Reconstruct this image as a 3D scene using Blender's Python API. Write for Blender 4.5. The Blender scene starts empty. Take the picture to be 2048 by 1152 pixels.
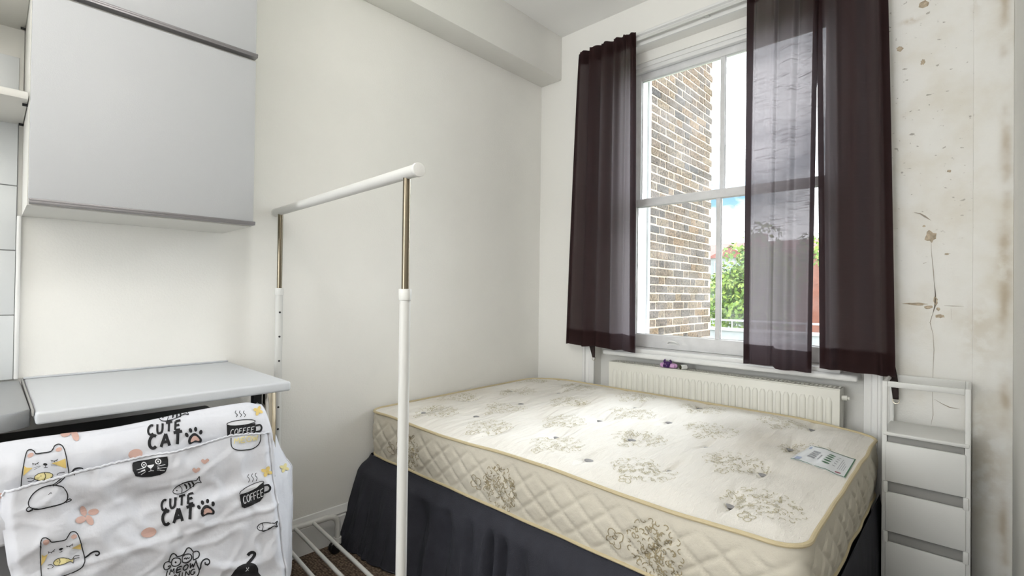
import bpy, bmesh, math, random
from mathutils import Vector, Matrix, noise
from mathutils.bvhtree import BVHTree
from mathutils.geometry import tessellate_polygon
random.seed(7)
S = bpy.context.scene
COL = S.collection
R = math.radians
# ------------------------------------------------------------------ camera
CAM = Vector((2.17, -2.585, 1.175))
YAW, PITCH, ROLL, FPX = R(43.189), R(-0.495), R(0.727), 981.33
_f = Vector((-math.sin(YAW) * math.cos(PITCH), math.cos(YAW) * math.cos(PITCH), -math.sin(PITCH)))
_r0 = Vector((math.cos(YAW), math.sin(YAW), 0)); _u0 = _r0.cross(_f)
_r = math.cos(ROLL) * _r0 + math.sin(ROLL) * _u0
_u = -math.sin(ROLL) * _r0 + math.cos(ROLL) * _u0
cam = bpy.data.cameras.new('camera'); co = bpy.data.objects.new('camera', cam); COL.objects.link(co)
cam.sensor_width = 36.0; cam.lens = FPX / 2048 * 36; cam.clip_start = 0.02; cam.clip_end = 200
co.matrix_world = Matrix(((_r.x, _u.x, -_f.x, CAM.x), (_r.y, _u.y, -_f.y, CAM.y), (_r.z, _u.z, -_f.z, CAM.z), (0, 0, 0, 1)))
S.camera = co

def ray(px, py):
    return _r * (px - 1024) + _u * (576 - py) + _f * FPX
def at_x(px, py, X):
    v = ray(px, py); return CAM + v * ((X - CAM.x) / v.x)
def at_y(px, py, Y):
    v = ray(px, py); return CAM + v * ((Y - CAM.y) / v.y)
def at_z(px, py, Z):
    v = ray(px, py); return CAM + v * ((Z - CAM.z) / v.z)

# ------------------------------------------------------------------ exposure and light
S.view_settings.view_transform = 'Standard'
S.view_settings.look = 'None'
S.view_settings.gamma = 1.0
S.view_settings.use_curve_mapping = False
S.view_settings.exposure = -0.04
CLOUD, BLUE = 7.6, 1.2
W = bpy.data.worlds.new('sky'); S.world = W; W.use_nodes = True
wt = W.node_tree; wt.nodes.clear()
def wn(t, **k):
    n = wt.nodes.new(t)
    for a, b in k.items(): setattr(n, a, b)
    return n
tc = wn('ShaderNodeTexCoord'); mp = wn('ShaderNodeMapping'); mp.inputs['Scale'].default_value = (1, 1, 2.2)
mp.inputs['Location'].default_value = (0.35, 0.1, -0.15)
nz = wn('ShaderNodeTexNoise'); nz.inputs['Scale'].default_value = 2.6; nz.inputs['Detail'].default_value = 6; nz.inputs['Roughness'].default_value = 0.55
rp = wn('ShaderNodeValToRGB'); rp.color_ramp.elements[0].position = 0.36; rp.color_ramp.elements[1].position = 0.56
rp.color_ramp.elements[0].color = (0.38 * BLUE, 0.72 * BLUE, 1.0 * BLUE, 1)
rp.color_ramp.elements[1].color = (0.96 * CLOUD, 0.985 * CLOUD, 1.0 * CLOUD, 1)
bg = wn('ShaderNodeBackground'); out = wn('ShaderNodeOutputWorld')
wt.links.new(tc.outputs['Generated'], mp.inputs[0]); wt.links.new(mp.outputs[0], nz.inputs['Vector'])
wt.links.new(nz.outputs['Fac'], rp.inputs[0]); wt.links.new(rp.outputs[0], bg.inputs[0]); wt.links.new(bg.outputs[0], out.inputs[0])

def lamp(name, kind, loc, energy, color, **k):
    l = bpy.data.lights.new(name, kind); l.energy = energy; l.color = color
    for a, b in k.items(): setattr(l, a, b)
    o = bpy.data.objects.new(name, l); COL.objects.link(o); o.location = loc
    return o
RY_ = -6.0
LAMP = (1.75, -2.42, 2.28)
lamp('ceiling_lamp_light', 'POINT', LAMP, 12.0, (1.0, 0.97, 0.93), shadow_soft_size=0.12)
rw = lamp('added_rear_fill', 'AREA', (1.05, RY_ + .05, 1.5), 66.0, (0.93, 0.97, 1.0), shape='RECTANGLE', size=1.5, size_y=1.7)  # added fill light at the rear wall to brighten the room
rw.rotation_euler = (R(90), 0, 0)
ul = lamp('added_ceiling_fill', 'AREA', (1.85, -3.75, 1.76), 34.0, (1.0, 0.98, 0.95), shape='DISK', size=.30)  # added fill light pointing up to lift the ceiling
ul.rotation_euler = (R(180), 0, 0)
SUN = lamp('hazy_sun', 'SUN', (1, 6, 8), 7.2, (0.90, 0.95, 1.0), angle=R(52))
SUN.rotation_euler = Vector((.05, -1, -.56)).to_track_quat('-Z', 'Y').to_euler()

# ------------------------------------------------------------------ materials
MATS = {}
def nodes(m): return m.node_tree.nodes, m.node_tree.links
def mat(name, col, rough=0.6, metal=0.0, bump=0.0, bscale=60.0, var=0.0, vscale=8.0, spec=0.35, bdetail=3, stretch=None, sheen=0.0):
    if name in MATS: return MATS[name]
    m = bpy.data.materials.new(name); m.use_nodes = True
    n, l = nodes(m); b = n['Principled BSDF']
    b.inputs['Base Color'].default_value = (*col, 1); b.inputs['Roughness'].default_value = rough
    b.inputs['Metallic'].default_value = metal; b.inputs['Specular IOR Level'].default_value = spec
    if sheen: b.inputs['Sheen Weight'].default_value = sheen
    tcn = n.new('ShaderNodeTexCoord'); src = tcn.outputs['Object']
    if stretch:
        mpn = n.new('ShaderNodeMapping'); mpn.inputs['Scale'].default_value = stretch
        l.new(src, mpn.inputs[0]); src = mpn.outputs[0]
    if var:
        t = n.new('ShaderNodeTexNoise'); t.inputs['Scale'].default_value = vscale; t.inputs['Detail'].default_value = 5
        l.new(src, t.inputs['Vector'])
        mr = n.new('ShaderNodeMapRange'); mr.inputs['From Min'].default_value = 0.3; mr.inputs['From Max'].default_value = 0.7
        mr.inputs['To Min'].default_value = 1 - var; mr.inputs['To Max'].default_value = 1 + var
        l.new(t.outputs['Fac'], mr.inputs[0])
        mx = n.new('ShaderNodeVectorMath'); mx.operation = 'SCALE'; mx.inputs[0].default_value = col
        l.new(mr.outputs[0], mx.inputs['Scale']); l.new(mx.outputs[0], b.inputs['Base Color'])
    if bump:
        t = n.new('ShaderNodeTexNoise'); t.inputs['Scale'].default_value = bscale; t.inputs['Detail'].default_value = bdetail
        l.new(src, t.inputs['Vector'])
        bp = n.new('ShaderNodeBump'); bp.inputs['Strength'].default_value = bump; bp.inputs['Distance'].default_value = 0.01
        l.new(t.outputs['Fac'], bp.inputs['Height']); l.new(bp.outputs[0], b.inputs['Normal'])
    MATS[name] = m
    return m
def mathn(n, l, op, a, b=None, clamp=False):
    q = n.new('ShaderNodeMath'); q.operation = op; q.use_clamp = clamp
    for i, v in enumerate((a, b)):
        if v is None: continue
        if isinstance(v, (int, float)): q.inputs[i].default_value = v
        else: l.new(v, q.inputs[i])
    return q.outputs[0]
def gauss(n, l, v, c, s):
    d = mathn(n, l, 'DIVIDE', mathn(n, l, 'SUBTRACT', v, c), s)
    return mathn(n, l, 'POWER', 2.71828, mathn(n, l, 'MULTIPLY', mathn(n, l, 'MULTIPLY', d, d), -1.0))
def sstep(n, l, v, a, b):
    m = n.new('ShaderNodeMapRange'); m.interpolation_type = 'SMOOTHSTEP'
    m.inputs['From Min'].default_value = a; m.inputs['From Max'].default_value = b; l.new(v, m.inputs[0]); return m.outputs[0]
def mixc(n, l, f, a, b):
    m = n.new('ShaderNodeMix'); m.data_type = 'RGBA'
    if isinstance(f, (int, float)): m.inputs[0].default_value = f
    else: l.new(f, m.inputs[0])
    for i, v in ((6, a), (7, b)):
        if isinstance(v, tuple): m.inputs[i].default_value = (*v, 1)
        else: l.new(v, m.inputs[i])
    return m.outputs[2]

WALLC = (0.86, 0.85, 0.815)
M_wall = mat('wall_paint', WALLC, 0.75, bump=0.10, bscale=140, var=0.02, vscale=3)
M_ceil = mat('ceiling_paint', (0.92, 0.915, 0.895), 0.8, bump=0.06, bscale=120)
M_gloss = mat('white_gloss_wood', (0.83, 0.83, 0.82), 0.35, bump=0.05, bscale=25, var=0.02)
M_sash = mat('sash_paint', (0.76, 0.76, 0.77), 0.4, bump=0.12, bscale=45, var=0.05, vscale=20)
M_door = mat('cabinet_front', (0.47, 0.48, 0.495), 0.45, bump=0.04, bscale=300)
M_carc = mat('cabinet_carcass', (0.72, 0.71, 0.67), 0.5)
M_hand = mat('grey_handle_profile', (0.26, 0.25, 0.26), 0.35, metal=0.6)
M_top = mat('worktop_laminate', (0.56, 0.58, 0.61), 0.35, bump=0.03, bscale=300)
M_top2 = mat('worktop_grey', (0.33, 0.34, 0.35), 0.4, bump=0.03, bscale=300)
M_tile = mat('wall_tile', (0.72, 0.74, 0.75), 0.2)
M_grout = mat('tile_grout', (0.36, 0.36, 0.36), 0.9)
M_white = mat('white_metal', (0.66, 0.66, 0.64), 0.35)
M_chrome = mat('chrome', (0.20, 0.17, 0.125), 0.2, metal=1.0)
M_steel = mat('polished_steel', (0.72, 0.66, 0.55), 0.18, metal=1.0)
M_black = mat('black_rubber', (0.012, 0.012, 0.013), 0.5)
M_rad = mat('radiator_enamel', (0.74, 0.73, 0.67), 0.35)
M_dark = mat('dark_gap', (0.02, 0.018, 0.015), 0.9)
M_plas = mat('white_plastic', (0.72, 0.72, 0.70), 0.4, bump=0.05, bscale=220)
M_plas2 = mat('recessed_plastic', (0.34, 0.335, 0.32), 0.5)
M_skirt = mat('charcoal_cotton', (0.030, 0.031, 0.041), 0.85, bump=0.25, bscale=260, var=0.15, vscale=14)
M_pipe = mat('mattress_piping', (0.58, 0.49, 0.31), 0.6, bump=0.2, bscale=300)
M_motif = mat('olive_print', (0.50, 0.45, 0.30), 0.8)
M_motif2 = mat('side_print', (0.33, 0.275, 0.17), 0.8)
M_tuft = mat('tuft_button', (0.30, 0.295, 0.30), 0.7)
M_cloth = mat('printed_cotton', (0.64, 0.65, 0.70), 0.7, bump=0.35, bscale=22, bdetail=5)
M_ink = mat('black_ink', (0.012, 0.012, 0.014), 0.7)
M_iw = mat('white_ink', (0.66, 0.67, 0.70), 0.7)
M_ipink = mat('dusty_pink_ink', (0.55, 0.36, 0.31), 0.7)
M_iyel = mat('yellow_ink', (0.66, 0.49, 0.17), 0.7)
M_iyel2 = mat('pale_yellow_ink', (0.68, 0.60, 0.30), 0.7)
M_mach = mat('appliance_grey', (0.16, 0.16, 0.165), 0.5)
M_card = mat('label_card', (0.74, 0.76, 0.78), 0.4)
M_green = mat('label_green', (0.06, 0.16, 0.08), 0.5)
M_grey = mat('label_grey', (0.34, 0.35, 0.38), 0.5)
M_red = mat('label_red', (0.28, 0.06, 0.09), 0.5)
M_bluel = mat('label_blue', (0.35, 0.42, 0.60), 0.5)
M_pur = mat('dark_purple_plastic', (0.05, 0.012, 0.10), 0.3)
M_lil = mat('lilac_ruffle', (0.62, 0.36, 0.62), 0.6, bump=0.3, bscale=200)
M_mort = mat('brick_mortar', (0.42, 0.33, 0.26), 0.9, bump=0.3, bscale=80)
M_render = mat('white_render', (0.42, 0.42, 0.44), 0.8, bump=0.15, bscale=40, var=0.05)
M_chip = mat('chipped_plaster', (0.52, 0.43, 0.32), 0.9, bump=0.5, bscale=120, var=0.3, vscale=60)
M_crack = mat('crack_dark', (0.38, 0.33, 0.27), 0.9)
M_roof = mat('red_roof', (0.22, 0.075, 0.06), 0.8, var=0.2, vscale=3)
M_rbrick = mat('red_brick', (0.22, 0.085, 0.06), 0.85, var=0.15, vscale=5)
M_trunk = mat('bark', (0.10, 0.075, 0.05), 0.9, bump=0.5, bscale=20)
M_grass = mat('lawn', (0.10, 0.17, 0.05), 0.9, var=0.3, vscale=2)
M_pale = mat('pale_concrete', (0.28, 0.29, 0.30), 0.85, var=0.1)
M_pane2 = mat('far_window_glass', (0.20, 0.26, 0.32), 0.1)
M_pend = mat('lamp_holder_white', (0.8, 0.8, 0.78), 0.4)

def m_damaged():
    m = mat('damaged_wall_paint', WALLC, 0.75); n, l = nodes(m); b = n['Principled BSDF']
    g = n.new('ShaderNodeNewGeometry'); sx = n.new('ShaderNodeSeparateXYZ'); l.new(g.outputs['Position'], sx.inputs[0])
    X, Z = sx.outputs[0], sx.outputs[2]
    def noi(scale, detail=5, st=(1, 1, 1), loc=(0, 0, 0)):
        mpn = n.new('ShaderNodeMapping'); mpn.inputs['Scale'].default_value = st; mpn.inputs['Location'].default_value = loc
        l.new(g.outputs['Position'], mpn.inputs[0])
        t = n.new('ShaderNodeTexNoise'); t.inputs['Scale'].default_value = scale; t.inputs['Detail'].default_value = detail
        l.new(mpn.outputs[0], t.inputs['Vector']); return t.outputs['Fac']
    region = sstep(n, l, X, 1.86, 1.92)
    col = mixc(n, l, mathn(n, l, 'MULTIPLY', region, mathn(n, l, 'MULTIPLY', sstep(n, l, noi(5), 0.40, 0.72), 0.55)), WALLC, (0.70, 0.645, 0.53))
    # damp run next to the corner
    run = mathn(n, l, 'MULTIPLY', gauss(n, l, mathn(n, l, 'ADD', X, mathn(n, l, 'MULTIPLY', noi(9, 3), 0.03)), 2.272, 0.014), sstep(n, l, noi(4, 4, (1, 1, 0.9), (0, 0, 3.1)), 0.44, 0.62))
    col = mixc(n, l, mathn(n, l, 'MULTIPLY', run, 0.62), col, (0.42, 0.32, 0.19))
    run2 = mathn(n, l, 'MULTIPLY', gauss(n, l, X, 2.262, 0.03), mathn(n, l, 'ADD', gauss(n, l, Z, 2.40, 0.06), gauss(n, l, Z, 2.50, 0.10)))
    # blotches: (x, z, sx, sz, strength)
    for cx, cz, s1, s2, k in ((2.175, 2.36, .014, .08, .5), (2.13, 2.70, .02, .05, .45), (2.255, 2.38, .022, .10, .5), (1.985, 2.315, .03, .012, .6), (2.255, 1.30, .02, .13, .45), (2.19, 1.05, .05, .12, .25), (1.94, 2.62, .02, .03, .5), (2.20, .55, .06, .22, .3)):
        bl = mathn(n, l, 'MULTIPLY', mathn(n, l, 'MULTIPLY', gauss(n, l, X, cx, s1), gauss(n, l, Z, cz, s2)), mathn(n, l, 'MULTIPLY', sstep(n, l, noi(26, 4), .35, .6), k))
        col = mixc(n, l, bl, col, (0.46, 0.36, 0.22))
    # small dark flecks
    fl = mathn(n, l, 'MULTIPLY', sstep(n, l, noi(40, 2, (1, 1, 1.5)), 0.655, 0.72), mathn(n, l, 'MULTIPLY', region, mathn(n, l, 'SUBTRACT', 1.0, sstep(n, l, X, 2.165, 2.175))))
    fl = mathn(n, l, 'MULTIPLY', fl, sstep(n, l, Z, 1.2, 1.7))
    col = mixc(n, l, mathn(n, l, 'MULTIPLY', fl, .6), col, (0.22, 0.19, 0.15))
    l.new(col, b.inputs['Base Color'])
    bp = n.new('ShaderNodeBump'); bp.inputs['Strength'].default_value = 0.25; bp.inputs['Distance'].default_value = 0.012
    l.new(mathn(n, l, 'ADD', mathn(n, l, 'MULTIPLY', noi(14, 5), region), mathn(n, l, 'MULTIPLY', noi(140), 0.25)), bp.inputs['Height']); l.new(bp.outputs[0], b.inputs['Normal'])
    return m
M_dwall = m_damaged()

def m_carpet():
    m = mat('loop_carpet', (0.17, 0.12, 0.085), 0.95); n, l = nodes(m); b = n['Principled BSDF']
    tcn = n.new('ShaderNodeTexCoord'); v = n.new('ShaderNodeTexVoronoi'); v.inputs['Scale'].default_value = 95; v.inputs['Randomness'].default_value = 0.55
    l.new(tcn.outputs['Object'], v.inputs['Vector'])
    r = n.new('ShaderNodeValToRGB'); r.color_ramp.elements[0].color = (0.27, 0.195, 0.14, 1); r.color_ramp.elements[1].color = (0.055, 0.038, 0.028, 1)
    r.color_ramp.elements[0].position = 0.15; r.color_ramp.elements[1].position = 0.75
    l.new(v.outputs['Distance'], r.inputs[0]); l.new(r.outputs[0], b.inputs['Base Color'])
    bp = n.new('ShaderNodeBump'); bp.invert = True; bp.inputs['Strength'].default_value = 0.9; bp.inputs['Distance'].default_value = 0.006
    l.new(v.outputs['Distance'], bp.inputs['Height']); l.new(bp.outputs[0], b.inputs['Normal'])
    return m
M_carpet = m_carpet()

def m_curtain():
    m = bpy.data.materials.new('brown_voile'); m.use_nodes = True; n, l = nodes(m); n.clear()
    g = n.new('ShaderNodeNewGeometry'); mpn = n.new('ShaderNodeMapping'); mpn.inputs['Scale'].default_value = (10, 10, 150)
    l.new(g.outputs['Position'], mpn.inputs[0])
    t = n.new('ShaderNodeTexNoise'); t.inputs['Scale'].default_value = 1.0; t.inputs['Detail'].default_value = 4; l.new(mpn.outputs[0], t.inputs['Vector'])
    slub = sstep(n, l, t.outputs['Fac'], 0.52, 0.74)
    d = n.new('ShaderNodeBsdfDiffuse'); d.inputs[0].default_value = (0.044, 0.022, 0.021, 1)
    s = n.new('ShaderNodeBsdfTranslucent'); s.inputs[0].default_value = (0.21, 0.188, 0.20, 1)
    a = n.new('ShaderNodeMixShader'); a.inputs[0].default_value = 0.5; l.new(d.outputs[0], a.inputs[1]); l.new(s.outputs[0], a.inputs[2])
    tr = n.new('ShaderNodeBsdfTransparent'); tr.inputs[0].default_value = (1, 0.97, 1, 1)
    f = mathn(n, l, 'MULTIPLY', mathn(n, l, 'SUBTRACT', 1.0, mathn(n, l, 'MULTIPLY', slub, 0.85)), 0.052)
    x = n.new('ShaderNodeMixShader'); l.new(f, x.inputs[0]); l.new(a.outputs[0], x.inputs[1]); l.new(tr.outputs[0], x.inputs[2])
    o = n.new('ShaderNodeOutputMaterial'); l.new(x.outputs[0], o.inputs[0])
    return m
M_curt = m_curtain()
M_tie = mat('tieback_cotton', (0.030, 0.020, 0.019), 0.8, bump=0.2, bscale=200)

def m_glass():
    m = bpy.data.materials.new('dusty_window_glass'); m.use_nodes = True; n, l = nodes(m); n.clear()
    g = n.new('ShaderNodeNewGeometry')
    tr = n.new('ShaderNodeBsdfTransparent'); tr.inputs[0].default_value = (0.97, 0.98, 0.98, 1)
    gl = n.new('ShaderNodeBsdfGlossy'); gl.inputs['Roughness'].default_value = 0.02
    fr = n.new('ShaderNodeFresnel'); fr.inputs[0].default_value = 1.25
    a = n.new('ShaderNodeMixShader'); l.new(fr.outputs[0], a.inputs[0]); l.new(tr.outputs[0], a.inputs[1]); l.new(gl.outputs[0], a.inputs[2])
    dust = n.new('ShaderNodeBsdfTranslucent'); dust.inputs[0].default_value = (0.75, 0.75, 0.78, 1)
    t = n.new('ShaderNodeTexNoise'); t.inputs['Scale'].default_value = 9; t.inputs['Detail'].default_value = 6; l.new(g.outputs['Position'], t.inputs['Vector'])
    f = mathn(n, l, 'MULTIPLY', sstep(n, l, t.outputs['Fac'], 0.30, 0.75), 0.045)
    bsh = n.new('ShaderNodeMixShader'); l.new(f, bsh.inputs[0]); l.new(a.outputs[0], bsh.inputs[1]); l.new(dust.outputs[0], bsh.inputs[2])
    sp = n.new('ShaderNodeBsdfDiffuse'); sp.inputs[0].default_value = (0.20, 0.24, 0.24, 1)
    v = n.new('ShaderNodeTexNoise'); v.inputs['Scale'].default_value = 42; v.inputs['Detail'].default_value = 3; l.new(g.outputs['Position'], v.inputs['Vector'])
    c = n.new('ShaderNodeMixShader'); l.new(mathn(n, l, 'MULTIPLY', sstep(n, l, v.outputs['Fac'], 0.73, 0.78), 0.7), c.inputs[0]); l.new(bsh.outputs[0], c.inputs[1]); l.new(sp.outputs[0], c.inputs[2])
    o = n.new('ShaderNodeOutputMaterial'); l.new(c.outputs[0], o.inputs[0])
    return m
M_glass = m_glass()

def m_ticking(name, base, bstr=.9):
    m = mat(name, base, 0.75); n, l = nodes(m); b = n['Principled BSDF']
    tcn = n.new('ShaderNodeTexCoord'); mpn = n.new('ShaderNodeMapping'); mpn.inputs['Scale'].default_value = (30, 6, 30); l.new(tcn.outputs['Object'], mpn.inputs[0])
    t = n.new('ShaderNodeTexNoise'); t.inputs['Scale'].default_value = 1.0; t.inputs['Detail'].default_value = 4; l.new(mpn.outputs[0], t.inputs['Vector'])
    t2 = n.new('ShaderNodeTexNoise'); t2.inputs['Scale'].default_value = 420; l.new(tcn.outputs['Object'], t2.inputs['Vector'])
    bp = n.new('ShaderNodeBump'); bp.inputs['Strength'].default_value = bstr; bp.inputs['Distance'].default_value = 0.012
    l.new(mathn(n, l, 'ADD', t.outputs['Fac'], mathn(n, l, 'MULTIPLY', t2.outputs['Fac'], 0.12)), bp.inputs['Height']); l.new(bp.outputs[0], b.inputs['Normal'])
    t3 = n.new('ShaderNodeTexNoise'); t3.inputs['Scale'].default_value = 2.4; t3.inputs['Detail'].default_value = 3; l.new(tcn.outputs['Object'], t3.inputs['Vector'])
    c = mixc(n, l, mathn(n, l, 'MULTIPLY', sstep(n, l, t3.outputs['Fac'], .5, .75), .35), base, (base[0] * .86, base[1] * .80, base[2] * .70))
    l.new(c, b.inputs['Base Color'])
    return m
M_tick = m_ticking('mattress_ticking', (0.83, 0.80, 0.745))
M_side = m_ticking('mattress_ticking_shaded', (0.62, 0.58, 0.49), .3)  # mattress ticking again, with shade away from the window put into its colour

def m_random(name, cols, rough=0.9, island=False, bump=0.4, bscale=60):
    m = mat(name, cols[0], rough); n, l = nodes(m); b = n['Principled BSDF']
    if island: rnd = n.new('ShaderNodeNewGeometry').outputs['Random Per Island']
    else: rnd = n.new('ShaderNodeObjectInfo').outputs['Random']
    r = n.new('ShaderNodeValToRGB'); r.color_ramp.interpolation = 'LINEAR'
    e = r.color_ramp.elements
    while len(e) < len(cols): e.new(0.5)
    for i, c in enumerate(cols): e[i].position = i / (len(cols) - 1); e[i].color = (*c, 1)
    l.new(rnd, r.inputs[0])
    t = n.new('ShaderNodeTexNoise'); t.inputs['Scale'].default_value = bscale; t.inputs['Detail'].default_value = 4
    tcn = n.new('ShaderNodeNewGeometry'); l.new(tcn.outputs['Position'], t.inputs['Vector'])
    mr = n.new('ShaderNodeMapRange'); mr.inputs['From Min'].default_value = .3; mr.inputs['From Max'].default_value = .7
    mr.inputs['To Min'].default_value = .25; mr.inputs['To Max'].default_value = 1.5; l.new(t.outputs['Fac'], mr.inputs[0])
    vm = n.new('ShaderNodeVectorMath'); vm.operation = 'SCALE'; l.new(r.outputs[0], vm.inputs[0]); l.new(mr.outputs[0], vm.inputs['Scale'])
    l.new(vm.outputs[0], b.inputs['Base Color'])
    if bump:
        bp = n.new('ShaderNodeBump'); bp.inputs['Strength'].default_value = bump; bp.inputs['Distance'].default_value = .01
        l.new(t.outputs['Fac'], bp.inputs['Height']); l.new(bp.outputs[0], b.inputs['Normal'])
    return m
M_brick = m_random('stock_brick', [(0.13, 0.092, 0.065), (0.06, 0.052, 0.05), (0.16, 0.115, 0.075), (0.095, 0.075, 0.065), (0.17, 0.11, 0.065), (0.08, 0.07, 0.068)], bscale=55)
M_leaf = m_random('leaf_green', [(0.12, 0.23, 0.03), (0.24, 0.34, 0.05), (0.07, 0.15, 0.03), (0.30, 0.37, 0.07)], 0.6, True, 0)

# ------------------------------------------------------------------ geometry helpers
class G:
    def __init__(s): s.v = []; s.f = []; s.m = []; s.cur = 0
    def face(s, idx): s.f.append(tuple(idx)); s.m.append(s.cur)
    def add(s, vs, fs):
        o = len(s.v); s.v += [Vector(v) for v in vs]
        for f in fs: s.face([o + i for i in f])
    def box(s, x0, x1, y0, y1, z0, z1):
        x0, x1 = sorted((x0, x1)); y0, y1 = sorted((y0, y1)); z0, z1 = sorted((z0, z1))
        s.add([(x0, y0, z0), (x1, y0, z0), (x1, y1, z0), (x0, y1, z0), (x0, y0, z1), (x1, y0, z1), (x1, y1, z1), (x0, y1, z1)],
              [(0, 3, 2, 1), (4, 5, 6, 7), (0, 1, 5, 4), (1, 2, 6, 5), (2, 3, 7, 6), (3, 0, 4, 7)])
        return s
    def tube(s, pts, r, n=12, cap=True, rs=None):
        pts = [Vector(p) for p in pts]; o = len(s.v); N = len(pts); up = None
        for i, p in enumerate(pts):
            t = (pts[min(i + 1, N - 1)] - pts[max(i - 1, 0)]).normalized()
            if up is None:
                up = t.orthogonal().normalized()
            up = (up - t * up.dot(t)).normalized(); w = t.cross(up); rr = rs[i] if rs else r
            for k in range(n):
                a = 2 * math.pi * k / n; s.v.append(p + up * (math.cos(a) * rr) + w * (math.sin(a) * rr))
        for i in range(N - 1):
            for k in range(n):
                s.face((o + i * n + k, o + i * n + (k + 1) % n, o + (i + 1) * n + (k + 1) % n, o + (i + 1) * n + k))
        if cap:
            s.face(tuple(o + k for k in reversed(range(n)))); s.face(tuple(o + (N - 1) * n + k for k in range(n)))
        return s
    def grid(s, fn, nu, nv, closed=False):
        o = len(s.v)
        for j in range(nv + 1):
            for i in range(nu + (0 if closed else 1)):
                s.v.append(Vector(fn(i / nu, j / nv)))
        w = nu if closed else nu + 1
        for j in range(nv):
            for i in range(nu):
                a = o + j * w + i; b = o + j * w + (i + 1) % w
                s.face((a, b, b + w, a + w))
        return s
    def prism(s, prof, a, b, axis):
        # profile [(p,q)] swept from a to b along an axis; the other two axes take p,q in cyclic order
        o = len(s.v); n = len(prof)
        for t in (a, b):
            for p, q in prof:
                c = [0, 0, 0]; c[axis] = t; c[(axis + 1) % 3] = p; c[(axis + 2) % 3] = q; s.v.append(Vector(c))
        for i in range(n): s.face((o + i, o + (i + 1) % n, o + n + (i + 1) % n, o + n + i))
        s.face(tuple(o + i for i in reversed(range(n)))); s.face(tuple(o + n + i for i in range(n)))
        return s
    def ball(s, c, r, nu=12, nv=8, sc=(1, 1, 1)):
        c = Vector(c); o = len(s.v)
        for j in range(nv + 1):
            th = math.pi * j / nv
            for i in range(nu):
                ph = 2 * math.pi * i / nu
                s.v.append(c + Vector((math.sin(th) * math.cos(ph) * r * sc[0], math.sin(th) * math.sin(ph) * r * sc[1], math.cos(th) * r * sc[2])))
        for j in range(nv):
            for i in range(nu):
                s.face((o + j * nu + i, o + (j + 1) * nu + i, o + (j + 1) * nu + (i + 1) % nu, o + j * nu + (i + 1) % nu))
        return s

ROOTLOC = {}
def link(o, parent=None):
    COL.objects.link(o)
    if parent is not None:
        o.parent = parent
        o.matrix_parent_inverse = Matrix.Translation(-ROOTLOC.get(parent.name, Vector()))
        ROOTLOC[o.name] = Vector()
    return o
def build(name, g, mats, parent=None, bev=0.0, seg=2, smooth=False, ang=35, weld=False, solid=0.0, normals=True):
    me = bpy.data.meshes.new(name); me.from_pydata([tuple(v) for v in g.v], [], g.f)
    if not isinstance(mats, (list, tuple)): mats = [mats]
    for m in mats: me.materials.append(m)
    if len(mats) > 1: me.polygons.foreach_set('material_index', g.m)
    bm = bmesh.new(); bm.from_mesh(me)
    if weld: bmesh.ops.remove_doubles(bm, verts=bm.verts, dist=1e-5)
    if normals: bmesh.ops.recalc_face_normals(bm, faces=bm.faces)
    if bev:
        es = [e for e in bm.edges if len(e.link_faces) == 2 and e.calc_face_angle(0) > R(40)]
        bmesh.ops.bevel(bm, geom=es, offset=bev, segments=seg, affect='EDGES', profile=0.5, clamp_overlap=True)
    bm.to_mesh(me); bm.free()
    if smooth or bev:
        me.shade_smooth(); me.set_sharp_from_angle(angle=R(ang))
    o = bpy.data.objects.new(name, me); link(o, parent)
    if solid:
        md = o.modifiers.new('thickness', 'SOLIDIFY'); md.thickness = solid; md.offset = 0
    return o
def tag(o, label=None, cat=None, group=None, kind=None):
    if label: o['label'] = label
    if cat: o['category'] = cat
    if group: o['group'] = group
    if kind: o['kind'] = kind
    return o
def thing(name, loc, label, cat, group=None, kind=None):
    o = bpy.data.objects.new(name, None); COL.objects.link(o); o.location = loc; o.empty_display_size = 0.05
    ROOTLOC[o.name] = Vector(loc)
    return tag(o, label, cat, group, kind)
def struct(name, g, m, label=None, **k):
    o = build(name, g, m, **k); o['kind'] = 'structure'
    if label: o['label'] = label
    return o
def copies(o, offs):
    r = []
    for d in offs:
        c = o.copy(); c.location = o.location + Vector(d); COL.objects.link(c); r.append(c)
    return r
def smooth_line(p, n=6, closed=False):
    p = [Vector(q) for q in p]; N = len(p); out_ = []
    rng = range(N if closed else N - 1)
    for i in rng:
        a = p[(i - 1) % N] if (closed or i > 0) else p[0]
        b = p[i]; c = p[(i + 1) % N]; d = p[(i + 2) % N] if (closed or i + 2 < N) else p[-1]
        for k in range(n):
            t = k / n
            out_.append(0.5 * ((2 * b) + (c - a) * t + (2 * a - 5 * b + 4 * c - d) * t * t + (3 * b - a - 3 * c + d) * t ** 3))
    if not closed: out_.append(p[-1])
    return out_
def interp(tab, x):
    if x <= tab[0][0]: return tab[0][1]
    for (a, b), (c, d) in zip(tab, tab[1:]):
        if x <= c: return b + (d - b) * (x - a) / (c - a)
    return tab[-1][1]
def sm(a, b, x):
    t = max(0.0, min(1.0, (x - a) / (b - a))); return t * t * (3 - 2 * t)

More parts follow.
